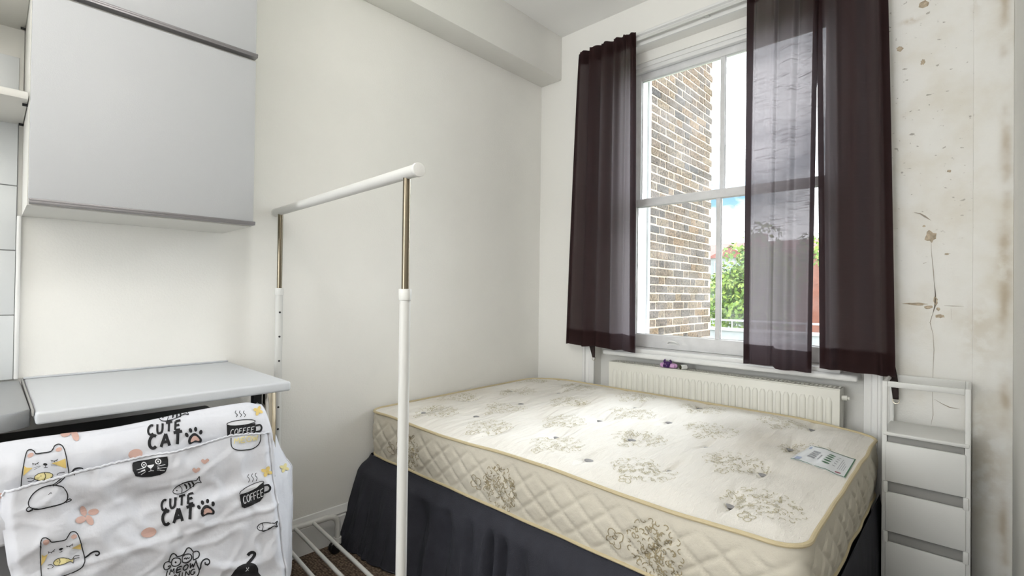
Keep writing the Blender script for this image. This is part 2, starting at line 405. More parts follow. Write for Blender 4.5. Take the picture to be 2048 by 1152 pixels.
# ------------------------------------------------------------------ the room
RX, RY, CZ = 2.28, RY_, 2.875
struct('floor', G().box(-.12, RX + .12, RY - .12, .30, -.12, 0), M_carpet)
struct('ceiling', G().box(-.12, RX + .12, RY - .12, .30, CZ, CZ + .12), M_ceil)
wl = struct('wall_left', G().box(-.12, 0, RY - .12, .30, 0, CZ), M_wall)
struct('wall_right', G().box(RX, RX + .12, RY - .12, .30, 0, CZ), M_wall)
struct('wall_rear', G().box(0, RX, RY - .12, RY, 0, CZ), M_wall)
WX0, WX1, WZ0, WZ1 = 0.64, 1.706, 0.80, 2.56      # hole in the masonry
NX0, NX1, NZ1 = 0.455, 1.835, 2.62                # recess on the room side
g = G()
g.box(0, NX0, 0, .30, 0, CZ); g.box(NX1, RX, 0, .30, 0, CZ); g.box(NX0, NX1, 0, .30, NZ1, CZ)
g.box(NX0, WX0, .075, .30, 0, NZ1); g.box(WX1, NX1, .075, .30, 0, NZ1)
g.box(WX0, WX1, .075, .30, 0, WZ0); g.box(WX0, WX1, .075, .30, WZ1, NZ1)
wb = struct('wall_back', g, M_dwall)
struct('trim_1', G().box(0, .172, RY, 0, 2.588, CZ), M_wall, 'boxed bulkhead along the top of the left wall', bev=.004)
g = G().box(2.170, RX, -.010, 0, 0, CZ)
struct('trim_2', g, M_dwall, 'slightly raised strip of wall beside the right corner', bev=.003)
# plaster damage on the wall right of the curtains
g = G()
crk = [(1862, 470), (1863, 505), (1867, 545), (1868, 562), (1871, 590), (1870, 612), (1866, 625), (1860, 645), (1866, 668), (1868, 700), (1866, 740), (1865, 790), (1866, 830), (1862, 850)]
pts = [at_y(x, y, -.0012) for x, y in crk]
def wall_ribbon(g, pts, w, y=-.0012):
    pts = [Vector((p.x, y, p.z)) for p in pts]; o = len(g.v)
    for i, p in enumerate(pts):
        t = (pts[min(i + 1, len(pts) - 1)] - pts[max(i - 1, 0)]).normalized(); nn = Vector((t.z, 0, -t.x))
        ww = w * (0.5 + random.random())
        if i in (0, len(pts) - 1): ww *= .2
        g.v += [p + nn * ww, p - nn * ww]
    for i in range(len(pts) - 1): g.face((o + 2 * i, o + 2 * i + 1, o + 2 * i + 3, o + 2 * i + 2))
for a, b, w in ((0, 14, .0010), (3, 7, .0022)): wall_ribbon(g, pts[a:b], w)
build('plaster_crack', g, M_crack, wb, normals=False)
g = G()
for ln, w in (([(1828, 425), (1840, 427), (1850, 433), (1862, 441)], .0022), ([(1810, 608), (1830, 607), (1856, 608)], .0018), ([(1868, 798), (1885, 808), (1900, 815), (1920, 818)], .0014), ([(1888, 611), (1905, 612), (1928, 613)], .0012), ([(1902, 617), (1904, 640)], .0012), ([(1895, 508), (1901, 507)], .003), ([(1846, 527), (1853, 525)], .003)):
    wall_ribbon(g, [at_y(x, y, -.001) for x, y in ln], w)
build('plaster_crack', g, M_crack, wb, normals=False)
def chip(cx, cy, rx, ry, seed, pts=None):
    rr = random.Random(seed); c = at_y(cx, cy, -.0015); g = G(); n = 14
    sx = (at_y(cx + 1, cy, 0) - at_y(cx, cy, 0)).length
    ring = []
    for k in range(n):
        a = 2 * math.pi * k / n; q = .7 + .5 * rr.random()
        ring.append(c + Vector((math.cos(a) * rx * sx * q, 0, math.sin(a) * ry * sx * q)))
    g.v = [c + Vector((0, .001, 0))] + ring + [p + (p - c) * .18 + Vector((0, .0012, 0)) for p in ring]
    for k in range(n):
        g.face((0, 1 + k, 1 + (k + 1) % n)); g.face((1 + k, 1 + n + k, 1 + n + (k + 1) % n, 1 + (k + 1) % n))
    build('plaster_chip', g, M_chip, wb, smooth=True)
for i, a in enumerate(((1861, 473, 10, 13), (1848, 8, 9, 7), (1800, 98, 6, 6), (1871, 602, 4, 10), (1856, 614, 9, 4), (1879, 632, 9, 5), (1830, 608, 20, 3), (1876, 618, 4, 4), (1846, 124, 4, 6), (1848, 452, 3, 2), (1898, 342, 4, 3), (1894, 508, 4, 2))): chip(*a, 40 + i)

# skirting
prof = [(0, 0), (.019, 0), (.019, .118), (.015, .124), (.018, .132), (.010, .150), (.006, .162), (0, .164)]   # (x,z) of the left board
g = G(); o = 0
for y in (RY, -.002):
    for x, z in prof: g.v.append(Vector((x, y, z)))
n = len(prof)
for i in range(n): g.face((i, (i + 1) % n, n + (i + 1) % n, n + i))
g.face(tuple(range(n))); g.face(tuple(range(n, 2 * n)))
struct('baseboard_left', g, M_gloss, 'moulded white skirting board along the left wall', smooth=True, ang=25)
struct('baseboard_right', G().box(RX - .018, RX, RY, -.012, 0, .16), M_gloss, bev=.004)

# ------------------------------------------------------------------ window
win = thing('window_1', (1.173, .1, .85), 'white painted sash window with four panes', None, kind='structure')
def bx(name, m, parent, *a, bev=.003, **k): return build(name, G().box(*a), m, parent, bev=bev, **k)
fr = build('window_frame', G(), M_sash, win)
bx('frame_post', M_gloss, fr, WX0 - .02, WX0 + .008, .072, .20, .84, 2.56)
bx('frame_post', M_gloss, fr, WX1 - .008, WX1 + .02, .072, .20, .84, 2.56)
bx('frame_head', M_gloss, fr, WX0 - .02, WX1 + .02, .085, .20, 2.535, 2.57)
bx('parting_bead', M_gloss, fr, WX0 + .004, WX1 - .004, .092, .125, 2.512, 2.538, bev=.006)
bx('frame_sill', M_gloss, fr, WX0 - .02, WX1 + .02, .072, .32, .815, .858)
def sash(name, y0, y1, z0, z1, bot, top, st, label):
    # st = stile width
    s = build(name, G(), M_sash, win); s['label'] = label
    x0, x1 = WX0 + .004, WX1 - .004; gx0, gx1 = .689, 1.657
    bx('stile', M_sash, s, x0, gx0, y0, y1, z0, z1); bx('stile', M_sash, s, gx1, x1, y0, y1, z0, z1)
    bx('bottom_rail', M_sash, s, gx0, gx1, y0, y1, z0, z0 + bot); bx('top_rail', M_sash, s, gx0, gx1, y0, y1, z1 - top, z1)
    bx('glazing_bar', M_sash, s, 1.161, 1.185, y0 + .004, y1 - .004, z0 + bot, z1 - top)
    ym = (y0 + y1) / 2
    for a, b in ((gx0, 1.161), (1.185, gx1)):
        build('pane', G().box(a - .002, b + .002, ym - .0015, ym + .0015, z0 + bot - .002, z1 - top + .002), M_glass, s)
        g = G()   # putty bead around the pane, ragged like old putty
        for (p, q) in (((a, z0 + bot), (b, z0 + bot)), ((b, z0 + bot), (b, z1 - top)), ((b, z1 - top), (a, z1 - top)), ((a, z1 - top), (a, z0 + bot))):
            N = 26; pl = []
            for i in range(N + 1):
                t = i / N; pl.append((p[0] + (q[0] - p[0]) * t, ym - .002, p[1] + (q[1] - p[1]) * t))
            g.tube(pl, .004, 6, rs=[.0035 + .003 * abs(noise.noise((u[0] * 40, u[2] * 40, y0 * 90))) for u in pl])
        build('putty_bead', g, M_sash, s, smooth=True)
    return s
up = sash('upper_sash', .128, .168, 1.706, 2.52, .045, .045, .045, 'upper sliding sash of two tall panes')
lo = sash('lower_sash', .082, .122, .86, 1.742, .076, .046, .045, 'lower sliding sash of two panes with a lift handle')
# lift handle on the bottom rail
hc = at_y(1346, 686, .08); g = G()
g.tube([(hc.x + .030 * math.cos(a), .0800 - .022 * math.sin(math.pi * (k / 12)), hc.z - .004 + .014 * math.sin(a)) for k, a in enumerate([math.pi * i / 12 for i in range(13)])], .0055, 8)
g.box(hc.x - .036, hc.x + .036, .076, .0805, hc.z - .012, hc.z - .002)
build('sash_lift', g, M_gloss, lo, smooth=True)
# architrave: moulded casing down both sides and across the head
def casing(name, x0, x1, z0, z1, vertical, inner):
    # profile across the width: (offset 0..1, projection)
    pf = [(0, 0), (0, .030), (.10, .034), (.22, .034), (.30, .022), (.55, .018), (.62, .022), (.86, .016), (1, .012), (1, 0)]
    g = G(); N = len(pf)
    for t in (0, 1):
        for u, d in pf:
            if vertical:
                x = x0 + (x1 - x0) * (u if inner > 0 else 1 - u); g.v.append(Vector((x, -d, z0 + (z1 - z0) * t)))
            else:
                g.v.append(Vector((x0 + (x1 - x0) * t, -d, z1 + (z0 - z1) * u)))
    for i in range(N): g.face((i, (i + 1) % N, N + (i + 1) % N, N + i))
    g.face(tuple(range(N))); g.face(tuple(range(N, 2 * N)))
    return struct(name, g, M_gloss, smooth=True, ang=20)
casing('trim_3', .385, .458, 0, 2.622, True, 1)['label'] = 'moulded casing left of the window'
casing('trim_4', 1.832, 1.898, 0, 2.622, True, -1)['label'] = 'moulded casing right of the window'
casing('trim_5', .385, 1.898, 2.620, 2.690, False, 1)['label'] = 'moulded casing across the head of the window'
g = G().box(.535, 1.812, -.036, .078, .806, .834)
struct('trim_6', g, M_gloss, 'white window board above the radiator', bev=.010, seg=3)
g = G().box(.60, 1.745, -.005, .078, .832, .856)
struct('trim_7', g, M_gloss, 'stepped bead under the sash', bev=.006)

# ------------------------------------------------------------------ outside
wo = bpy.data.objects.new('wall_outside', None); COL.objects.link(wo); ROOTLOC[wo.name] = Vector(); wo['kind'] = 'structure'
wo['label'] = 'yellow brown stock brick wall of the rear wing outside the window'
BXF, BY0, BY1 = .12, 1.16, 2.70
build('mortar_bed', G().box(-1.2, BXF + .0015, .31, BY1 - .004, -3, 5.2), M_mort, wo)
random.seed(11)
def brick_mesh(L, s):
    rr = random.Random(s); g = G().box(0, .016, 0, L, 0, .0625)
    for v in g.v: v += Vector(((rr.random() - .5) * .004, (rr.random() - .5) * .006, (rr.random() - .5) * .005))
    o = build('brick', g, M_brick, wo, bev=.004, seg=1); return o
protos = {'s': [brick_mesh(.215, i) for i in range(4)], 'h': [brick_mesh(.1025, 10 + i) for i in range(3)]}
used = set(); rest = G()
row = 0; z = .66
while z < 4.15:
    y = BY1 - (.0 if row % 2 else .06)
    k = row % 2
    while y > BY0:
        kind = 's' if k % 2 else 'h'; L = .215 if kind == 's' else .1025
        y -= L
        zmax = 1.175 + (y + 2.585) / 3.885 * 1.74 + .10
        if z < zmax:
            p = random.choice(protos[kind])
            if p.name not in used: used.add(p.name); b = p
            else: b = p.copy(); COL.objects.link(b)
            b.location = (BXF - .012 + random.random() * .004, y, z)
        elif z < zmax + .5:
            rest.box(BXF - .010, BXF + .004, y, y + L, z, z + .064)
        y -= .011; k += 1
    z += .0755; row += 1
if rest.v: tag(build('brick_course', rest, M_brick, wo), kind='stuff')
# the painted outer reveal of the window
g = G().box(.50, WX0 + .012, .30, .335, -.2, 3.2); g.box(WX1 - .012, 1.9, .30, .335, -.2, 3.2)
struct('trim_8', g, M_render, 'white painted outer reveal of the window', bev=.006)
struct('ground', G().box(-30, 20, .4, 60, -3.2, -3.0), M_grass, 'garden ground outside')
# tree
tp = at_y(1502, 588, 13.0)
tree = thing('garden_tree', (tp.x, 13.0, -3.0), 'leafy bright green tree outside behind the lower right pane', 'tree')
g = G(); g.tube([(tp.x, 13, -3), (tp.x + .05, 13.05, -1.5), (tp.x, 13, tp.z)], .12, 8, rs=[.16, .13, .08])
build('trunk', g, M_trunk, tree, smooth=True)
g = G(); random.seed(3)
cl = [(Vector((random.gauss(0, .68), random.gauss(0, .5), random.gauss(0, .62))), .35 + .3 * random.random()) for _ in range(56)]
for c, r in cl:
    for _ in range(170):
        d = Vector((random.gauss(0, 1), random.gauss(0, 1), random.gauss(0, 1))).normalized()
        p = Vector((tp.x, 13, tp.z - .05)) + c + d * r * (.75 + .3 * random.random())
        a = d.orthogonal().normalized(); a.rotate(Matrix.Rotation(random.random() * 6.28, 3, d)); bvec = d.cross(a)
        a = (a + d * random.gauss(0, .5)).normalized(); h = .055 + .035 * random.random()
        g.add([p - a * h, p - bvec * h * .6, p + a * h, p + bvec * h * .6], [(0, 1, 2, 3)])
tag(build('foliage', g, M_leaf, tree, normals=False), kind='stuff')
# far house
hp = at_y(1430, 512, 26.0); rp_ = at_y(1460, 487, 29.0)
house = thing('terraced_house', (hp.x - 3, 26, -3), 'red brick house with a red tiled roof beyond the tree', 'house')
ez = hp.z - .1
x0, x1 = hp.x - 5, hp.x + 7
build('house_wall', G().box(x0, x1, 26, 32, -3, ez), M_rbrick, house)
g = G(); g.prism([(25.8, ez), (32.2, ez), (29, rp_.z)], x0 - .2, x1 + .2, 0); build('roof', g, M_roof, house)
ga = at_y(1455, 516, 25.6)
g = G(); g.prism([(ga.x - 1.6, ga.z - .1), (ga.x + 1.6, ga.z - .1), (ga.x, ga.z + .75)], 0, 0, 0) if False else None
gg = G(); gg.add([(ga.x - 1.1, 25.4, ga.z), (ga.x + 1.3, 25.4, ga.z), (ga.x + .1, 25.4, ga.z + .62), (ga.x - 1.1, 27.6, ga.z), (ga.x + 1.3, 27.6, ga.z), (ga.x + .1, 27.6, ga.z + .62)], [(0, 1, 2), (5, 4, 3), (0, 3, 4, 1), (1, 4, 5, 2), (2, 5, 3, 0)])
build('gable', gg, M_roof, house)
bw = build('bay_wall', G().box(ga.x - .95, ga.x + 1.15, 25.55, 26.1, -3, ga.z), M_pale, house)
for k in range(3):
    xx = ga.x - .70 + k * .62
    f = build('bay_window', G().box(xx, xx + .5, 25.48, 25.56, ga.z - 1.35, ga.z - .18), M_render, house, bev=.02)
    build('window_pane', G().box(xx + .06, xx + .44, 25.46, 25.50, ga.z - 1.28, ga.z - .25), M_pane2, f)
build('chimney', G().box(x0 + 6.2, x0 + 6.9, 28.6, 29.3, rp_.z - .4, rp_.z + .45), M_rbrick, house, bev=.03)
# pale garden wall with a coping rail low in the view
gw = at_y(1470, 652, 9.0)
gwall = thing('garden_wall', (gw.x, 9, -3), 'pale garden wall with a rail below the tree', 'wall')
build('wall_panel', G().box(gw.x - 1.2, gw.x + 2.5, 9, 9.2, -3, gw.z - .12), M_pale, gwall, bev=.02)
build('coping', G().box(gw.x - 1.25, gw.x + 2.55, 8.95, 9.25, gw.z - .12, gw.z - .06), M_render, gwall, bev=.01)
g = G(); g.tube([(gw.x - 1.2, 9.1, gw.z + .12), (gw.x + 2.5, 9.1, gw.z + .12)], .022, 8)
for k in range(8): g.tube([(gw.x - 1.1 + k * .5, 9.1, gw.z - .08), (gw.x - 1.1 + k * .5, 9.1, gw.z + .12)], .015, 6)
build('rail', g, M_render, gwall, smooth=True)

# ------------------------------------------------------------------ ceiling lamp (above and behind the camera)
cl_ = thing('pendant_lamp', (LAMP[0], LAMP[1], CZ), 'white pendant lamp holder hanging from the ceiling', 'lamp')
g = G(); g.tube([(LAMP[0], LAMP[1], CZ), (LAMP[0], LAMP[1], CZ - .025)], .05, 20); build('ceiling_rose', g, M_pend, cl_, smooth=True)
g = G(); g.tube([(LAMP[0], LAMP[1], CZ - .02), (LAMP[0], LAMP[1], LAMP[2] + .15)], .004, 8); build('cord', g, M_pend, cl_, smooth=True)
g = G(); g.tube([(LAMP[0], LAMP[1], LAMP[2] + .16), (LAMP[0], LAMP[1], LAMP[2] + .10)], .018, 14); build('socket', g, M_pend, cl_, smooth=True)

fl_ = thing('added_floor_lamp', (1.85, -3.75, 0), 'added uplighter floor lamp, unseen stand for the ceiling fill light', 'lamp')  # invented lamp body, added only to carry the ceiling fill
g = G(); g.tube([(1.85, -3.75, 0), (1.85, -3.75, .03)], .13, 28); build('base', g, M_black, fl_, smooth=True)
g = G(); g.tube([(1.85, -3.75, .03), (1.85, -3.75, 1.66)], .012, 14); build('pole', g, M_black, fl_, smooth=True)
g = G(); g.grid(lambda u, v: (1.85 + (.03 + .17 * v ** .6) * math.cos(6.2832 * u), -3.75 + (.03 + .17 * v ** .6) * math.sin(6.2832 * u), 1.65 + .12 * v), 32, 8); build('bowl_shade', g, M_pend, fl_, smooth=True, ang=180, solid=.003)
w2 = thing('added_rear_frame', (1.05, RY, 1.5), 'added frame around the rear fill light, unseen behind the camera', None, kind='structure')  # invented opening, only a frame added around the rear fill light
for a in ((.24, .30, .60, 2.40), (1.80, 1.86, .60, 2.40), (.30, 1.80, .60, .65), (.30, 1.80, 2.35, 2.40)): build('frame', G().box(a[0], a[1], RY + .001, RY + .05, a[2], a[3]), M_gloss, w2, bev=.004)
# ------------------------------------------------------------------ wall cabinets and open shelves
CY0, CY1 = -2.519, -1.955
def cabinet(z0, z1, label):
    t = thing('wall_cabinet', (.16, (CY0 + CY1) / 2, z0), label, 'cabinet')
    g = G(); g.box(.001, .312, CY0, CY0 + .018, z0, z1); g.box(.001, .312, CY1 - .018, CY1, z0, z1)
    g.box(.001, .312, CY0 + .018, CY1 - .018, z0, z0 + .018); g.box(.001, .312, CY0 + .018, CY1 - .018, z1 - .018, z1); g.box(.001, .008, CY0 + .018, CY1 - .018, z0 + .018, z1 - .018)
    build('carcass', g, M_carc, t)
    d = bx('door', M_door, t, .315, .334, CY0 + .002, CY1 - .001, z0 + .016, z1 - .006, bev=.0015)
    g = G(); g.prism([(CY0 + .002, 0), (CY1 + .004, 0), (CY1 + .004, 1), (CY0 + .002, 1)], 0, 1, 0); g = G()
    g.box(.312, .342, CY0 + .003, CY1 + .003, z0 + .003, z0 + .0115); g.box(.333, .343, CY0 + .003, CY1 + .003, z0 + .009, z0 + .016)
    build('handle', g, M_hand, d, bev=.0015)
    return t
cabinet(1.394, 1.978, 'lower white wall cabinet with a grey handle edge above the worktop')
cabinet(1.981, 2.560, 'upper white wall cabinet cut off by the top of the photo')
sh = thing('open_shelf_unit', (.16, -2.82, 1.675), 'open white wall shelves left of the wall cabinets', 'shelves')
for z0 in (1.676, 1.972, 2.30): bx('shelf', M_carc, sh, .002, .318, -3.12, CY0 - .002, z0, z0 + .0205, bev=.002)
bx('side_panel', M_carc, sh, .002, .318, -3.14, -3.12, 1.66, 2.56, bev=.002)
bx('back_panel', M_carc, sh, .001, .006, -3.12, CY0 - .002, 1.676, 2.56, bev=0)
for z0 in (1.676, 1.972):
    for x in (.04, .28): build('shelf_peg', G().tube([(x, CY0 - .012, z0 - .006), (x, CY0 - .001, z0 - .006)], .004, 8), M_black, sh)
# tiles on the wall left of the cabinets
g = G()
bk = build('tile_backing', G().box(0, .004, -3.15, -2.529, .885, 1.70), M_grout, wl)
tl = None
for r_ in range(5):
    for c_ in range(3):
        y1 = -2.531 - c_ * .2; z0 = .885 + .2 * r_ + .001 - (0 if r_ else 0)
        tz0 = 1.485 - .2 * (3 - r_) + .001 if True else z0
        if tl is None:
            tl = build('wall_tile', G().box(.003, .010, -.1985, 0, 0, .1975), M_tile, wl, bev=.002); tl.location = (0, y1, tz0)
        else:
            c = tl.copy(); COL.objects.link(c); c.location = (0, y1, tz0)
build('tile_trim', G().box(0, .013, -2.530, -2.519, .885, 1.394), M_gloss, wl, bev=.004)

# ------------------------------------------------------------------ worktops
wk = thing('worktop', (.3, -2.2, 0), 'pale grey laminate worktop under the wall cabinets', 'worktop')
bx('slab', M_top, wk, .014, .602, -2.508, -1.928, .855, .885, bev=.007, seg=4)
bx('wall_lip', M_top, wk, .001, .014, -2.508, -1.93, .884, .890, bev=.002)
g = G(); g.tube([(.545, -1.972, 0), (.545, -1.972, .855)], .020, 24); build('leg', g, M_steel, wk, smooth=True)['label'] = 'polished steel leg'
bx('support_bracket', M_black, wk, .530, .556, -2.022, -1.998, .770, .855, bev=.001)
wk2 = thing('worktop', (.3, -2.8, 0), 'darker grey worktop end left of the pale one', 'worktop')
g = G(); zt = .885
pl = [(.014, -3.14), (.014, -2.5165), (.536, -2.5135), (.600, -2.60), (.62, -3.14)]
vs = [(x, y, zt - .045) for x, y in pl] + [(x, y, zt - .002) for x, y in pl]
g.add(vs, [(4, 3, 2, 1, 0), (5, 6, 7, 8, 9)] + [(i, (i + 1) % 5, 5 + (i + 1) % 5, 5 + i) for i in range(5)])
build('slab', g, M_top2, wk2, bev=.004)
bx('joint_strip', M_plas2, wk2, .002, .58, -2.5125, -2.509, .872, .887, bev=.001)
bx('leg', M_mach, wk2, .03, .50, -3.18, -3.14, 0, .84, bev=.003)

# ------------------------------------------------------------------ washing machine under its printed cover
wm = thing('washing_machine', (.36, -2.32, 0), 'grey appliance front showing below the cover at the lower left', 'appliance')
bx('cabinet_body', mat('cavity_shade', (.03, .03, .031), .6), wm, .14, .600, -2.62, -2.035, .03, .752, bev=.01)  # near-black colour stands in for deep shade in the gap under the worktop
bx('front_panel', M_mach, wm, .600, .616, -2.615, -2.04, .05, .75, bev=.006)
for x in (.18, .56):
    for y in (-2.57, -2.09):
        g = G(); g.tube([(x, y, 0), (x, y, .032)], .02, 12); build('foot', g, M_black, wm, smooth=True)

cv = thing('appliance_cover', (.4, -2.3, .835), 'white cotton cover printed with cartoon cats and coffee cups under the worktop', 'cover')
PROF = [(.535, .758), (.548, .766), (.560, .778), (.582, .800), (.606, .826), (.632, .815), (.650, .795), (.657, .775), (.660, .74), (.663, .68), (.664, .62)]
def wr(y, z, s=1.0):
    a = noise.noise((y * 9, z * 7, 2.3)); b = noise.noise((y * 22 + 4, z * 14, 7.1)); c = 1 - abs(noise.noise((y * 6 + z * 4, z * 9, 4.4))) * 2
    e = 1 - abs(noise.noise((y * 11 - z * 9, z * 13 + y * 6, 8.8))) * 2
    return s * (a * .012 + b * .006 + max(0, c - .5) * .018 + max(0, e - .6) * .012)
def body_fn(u, v):
    t = v * (len(PROF) - 1); i = min(int(t), len(PROF) - 2); f = t - i
    a, b = PROF[max(i - 1, 0)], PROF[i]; c = PROF[i + 1]; d = PROF[min(i + 2, len(PROF) - 1)]
    cr = lambda k: .5 * (2 * b[k] + (c[k] - a[k]) * f + (2 * a[k] - 5 * b[k] + 4 * c[k] - d[k]) * f * f + (3 * b[k] - a[k] - 3 * c[k] + d[k]) * f ** 3)
    X, Z = cr(0), cr(1)
    y1 = interp([(0, -2.03), (.35, -2.022), (.6, -2.015), (1, -1.995)], v)
    y = -2.64 + (y1 + 2.64) * u
    w = wr(y, Z + X, .55) * sm(.4, .65, v)
    drop = .012 * sm(.93, 1.0, u) * (1 - sm(.3, .8, v))
    Z += .011 * sm(.25, .4, v) * (1 - sm(.52, .72, v)) * sm(-2.44, -2.22, y)
    return (X + w - .5 * drop, y, Z - drop - .006 * (1 - sm(.2, .5, v)) + (.004 * math.sin(u * 9) if v < .5 else 0))
cb = build('cover_body', G().grid(body_fn, 90, 60), M_cloth, cv, smooth=True, ang=180, solid=.0012)
HEM = [(-2.562, .722), (-2.557, .737), (-2.51, .747), (-2.455, .752), (-2.352, .755), (-2.265, .755), (-2.194, .760), (-2.123, .768), (-2.018, .754), (-2.0, .752)]
LEFT = [(0, -2.560), (.06, -2.563), (.12, -2.560), (.30, -2.549), (.46, -2.533), (1, -2.49)]
RIGHT = [(0, -2.016), (.12, -2.010), (.40, -1.997), (1, -1.955)]
ZB = .22
def flap_fn(u, v):
    v0 = v
    yl, yr = interp(LEFT, v), interp(RIGHT, v); y = yl + (yr - yl) * u
    zt = interp(HEM, y); z = zt + (ZB - zt) * v
    x = .676 + .004 * math.sin(u * 11) + .020 * sm(0, .5, v) + wr(y, z, .8)
    x += .010 * math.exp(-((v - .10) / .07) ** 2) * math.sin(math.pi * u)                       # pocket mouth sags out
    x -= .010 * math.exp(-((z - (.655 - .05 * (u - .5))) / .035) ** 2) * sm(.08, .25, u) * (1 - sm(.75, .92, u))
    x += .005 * (1 - abs(math.sin((u - .42) * 9)) ** .5) * sm(.3, .6, v)
    x += .004 * math.exp(-((y + 2.247) / .006) ** 2) * (.3 + v)                                   # packing creases
    x += .004 * math.exp(-((z - .545) / .006) ** 2)
    e = min(u, 1 - u); x -= .014 * (1 - sm(0, .035, e))
    return (x, y, z)
fl = build('front_flap', G().grid(flap_fn, 140, 90), M_cloth, cv, smooth=True, ang=180, solid=.0012)
# hem bead along the pocket mouth and binding on the right edge
g = G(); g.tube([Vector(flap_fn(i / 120, 0)) + Vector((.001, 0, .001 + .0012 * math.sin(i * 2.1))) for i in range(121)], .0028, 6)
build('hem', g, M_cloth, fl, smooth=True)
g = G(); g.tube([Vector(flap_fn(1, i / 60)) + Vector((.001, .001, 0)) for i in range(61)], .003, 6)
build('edge_binding', g, M_cloth, fl, smooth=True)
SIDE = [(.826, -2.000), (.808, -1.975), (.757, -1.958), (.705, -1.938), (.651, -1.918), (.609, -1.898), (.581, -1.880), (.50, -1.878), (.382, -1.878), (.215, -1.880)]
def side_fn(u, v):
    z = .824 + (.215 - .824) * v
    yb = interp(sorted(SIDE), z); yf = interp([(0, -1.955), (.1, -1.972), (.4, -1.994), (.755, -2.014), (.80, -2.026), (.83, -2.034)], z)
    xf = interp([(.2, .688), (.6, .668), (.76, .654), (.80, .642), (.83, .60)], z)
    y = yf + (yb - yf) * u + .010 * math.sin(u * math.pi) * sm(.25, .6, v) * math.sin(u * 9 + v * 5) + wr(z, u, .3)
    return (xf + (.50 - xf) * u, y, z)
sp_ = build('side_panel', G().grid(side_fn, 24, 60), M_cloth, cv, smooth=True, ang=180, solid=.0012)
g = G(); g.tube([Vector(side_fn(1, i / 60)) for i in range(61)], .003, 6); build('edge_binding', g, M_cloth, sp_, smooth=True)

# ---- prints on the cloth
def bvh_of(*obs):
    vs, fs = [], []
    for o in obs:
        k = len(vs); vs += [v.co.copy() for v in o.data.vertices]; fs += [tuple(k + i for i in p.vertices) for p in o.data.polygons]
    return BVHTree.FromPolygons(vs, fs)
T_body, T_flap, T_side = bvh_of(cb), bvh_of(fl), bvh_of(sp_)
def P2(x, y): return (x / 2.5484, 700 + y / 2.5484)        # reading coordinates of the study crop -> frame pixels
class Print:
    def __init__(s, tree): s.t = tree; s.g = G()
    def hit(s, p, h):
        px, py = P2(p[0], p[1]); v = ray(px, py).normalized()
        loc, nn, i, d = s.t.ray_cast(CAM, v)
        if loc is None: return None
        if nn.dot(v) > 0: nn = -nn
        return loc + nn * (h * 1.3 + .0012), nn
    def stroke(s, pts, w=3.0, m=0, h=.0012, closed=False, smooth=True, taper=False):
        pts = [Vector((p[0], p[1], 0)) for p in pts]
        if smooth and len(pts) > 2: pts = smooth_line(pts, 5, closed)
        if closed: pts.append(pts[0])
        q = [pts[0]]
        for a, b in zip(pts, pts[1:]):
            k = max(1, int((b - a).length / 5)); q += [a.lerp(b, (i + 1) / k) for i in range(k)]
        pts = q
        o = None; n = len(pts); s.g.cur = m
        for i, p in enumerate(pts):
            t = pts[min(i + 1, n - 1)] - pts[max(i - 1, 0)]
            if t.length < 1e-6: continue
            t.normalize(); nn = Vector((-t.y, t.x, 0)); ww = w * .6
            if taper: ww *= .35 + .65 * math.sin(math.pi * min(1, .15 + .85 * i / (n - 1)))
            a, b = s.hit(p + nn * ww, h), s.hit(p - nn * ww, h)
            if a is None or b is None: o = None; continue
            k = len(s.g.v); s.g.v += [a[0], b[0]]
            if o is not None: s.g.face((o, o + 1, k + 1, k))
            o = k
        return s
    def fill(s, pts, m=0, h=.0008, smooth=True, lev=4):
        pts = [Vector((p[0], p[1], 0)) for p in pts]
        if smooth: pts = smooth_line(pts, 4, True)
        s.g.cur = m
        tris = [[pts[i] for i in t] for t in tessellate_polygon([pts])]
        for _ in range(lev):
            nt = []
            for a, b, c in tris:
                if max((a - b).length, (b - c).length, (c - a).length) < 8: nt.append([a, b, c]); continue
                ab, bc, ca = (a + b) / 2, (b + c) / 2, (c + a) / 2
                nt += [[a, ab, ca], [ab, b, bc], [ca, bc, c], [ab, bc, ca]]
            tris = nt
        cache = {}
        for t in tris:
            idx = []
            for p in t:
                key = (round(p.x, 3), round(p.y, 3))
                if key not in cache:
                    q = s.hit(p, h)
                    if q is None: cache[key] = None
                    else: cache[key] = len(s.g.v); s.g.v.append(q[0])
                idx.append(cache[key])
            if None not in idx and len(set(idx)) == 3: s.g.face(idx)
        return s
    def oval(s, c, a, b, rot=0, m=0, h=.0008, line=None):
        q = [(c[0] + a * math.cos(t) * math.cos(rot) - b * math.sin(t) * math.sin(rot), c[1] + a * math.cos(t) * math.sin(rot) + b * math.sin(t) * math.cos(rot)) for t in [2 * math.pi * k / 14 for k in range(14)]]
        return s.stroke(q, line, m, h, True) if line else s.fill(q, m, h)
    def text(s, word, o, ux, uy, adv, w, m=0, h=.0012, taper=False):
        # o = lower-left, ux = letter width vector, uy = cap height vector, adv = advance in letter widths
        for k, ch in enumerate(word):
            ox, oy = o[0] + ux[0] * adv * k, o[1] + ux[1] * adv * k
            for st in GLY[ch]:
                s.stroke([(ox + ux[0] * a + uy[0] * b, oy + ux[1] * a + uy[1] * b) for a, b in st], w, m, h, smooth=len(st) > 3)
        return s
    def done(s, name, parent, mats=None, label=None):
        if not s.g.f: return None
        o = build(name, s.g, mats or INKS, parent, normals=False)
        if label: o['label'] = label
        return o
INKS = [M_ink, M_iw, M_ipink, M_iyel, M_iyel2]
ARC = lambda cx, cy, rx, ry, a0, a1, n=9: [(cx + rx * math.cos(R(a0 + (a1 - a0) * k / n)), cy + ry * math.sin(R(a0 + (a1 - a0) * k / n))) for k in range(n + 1)]
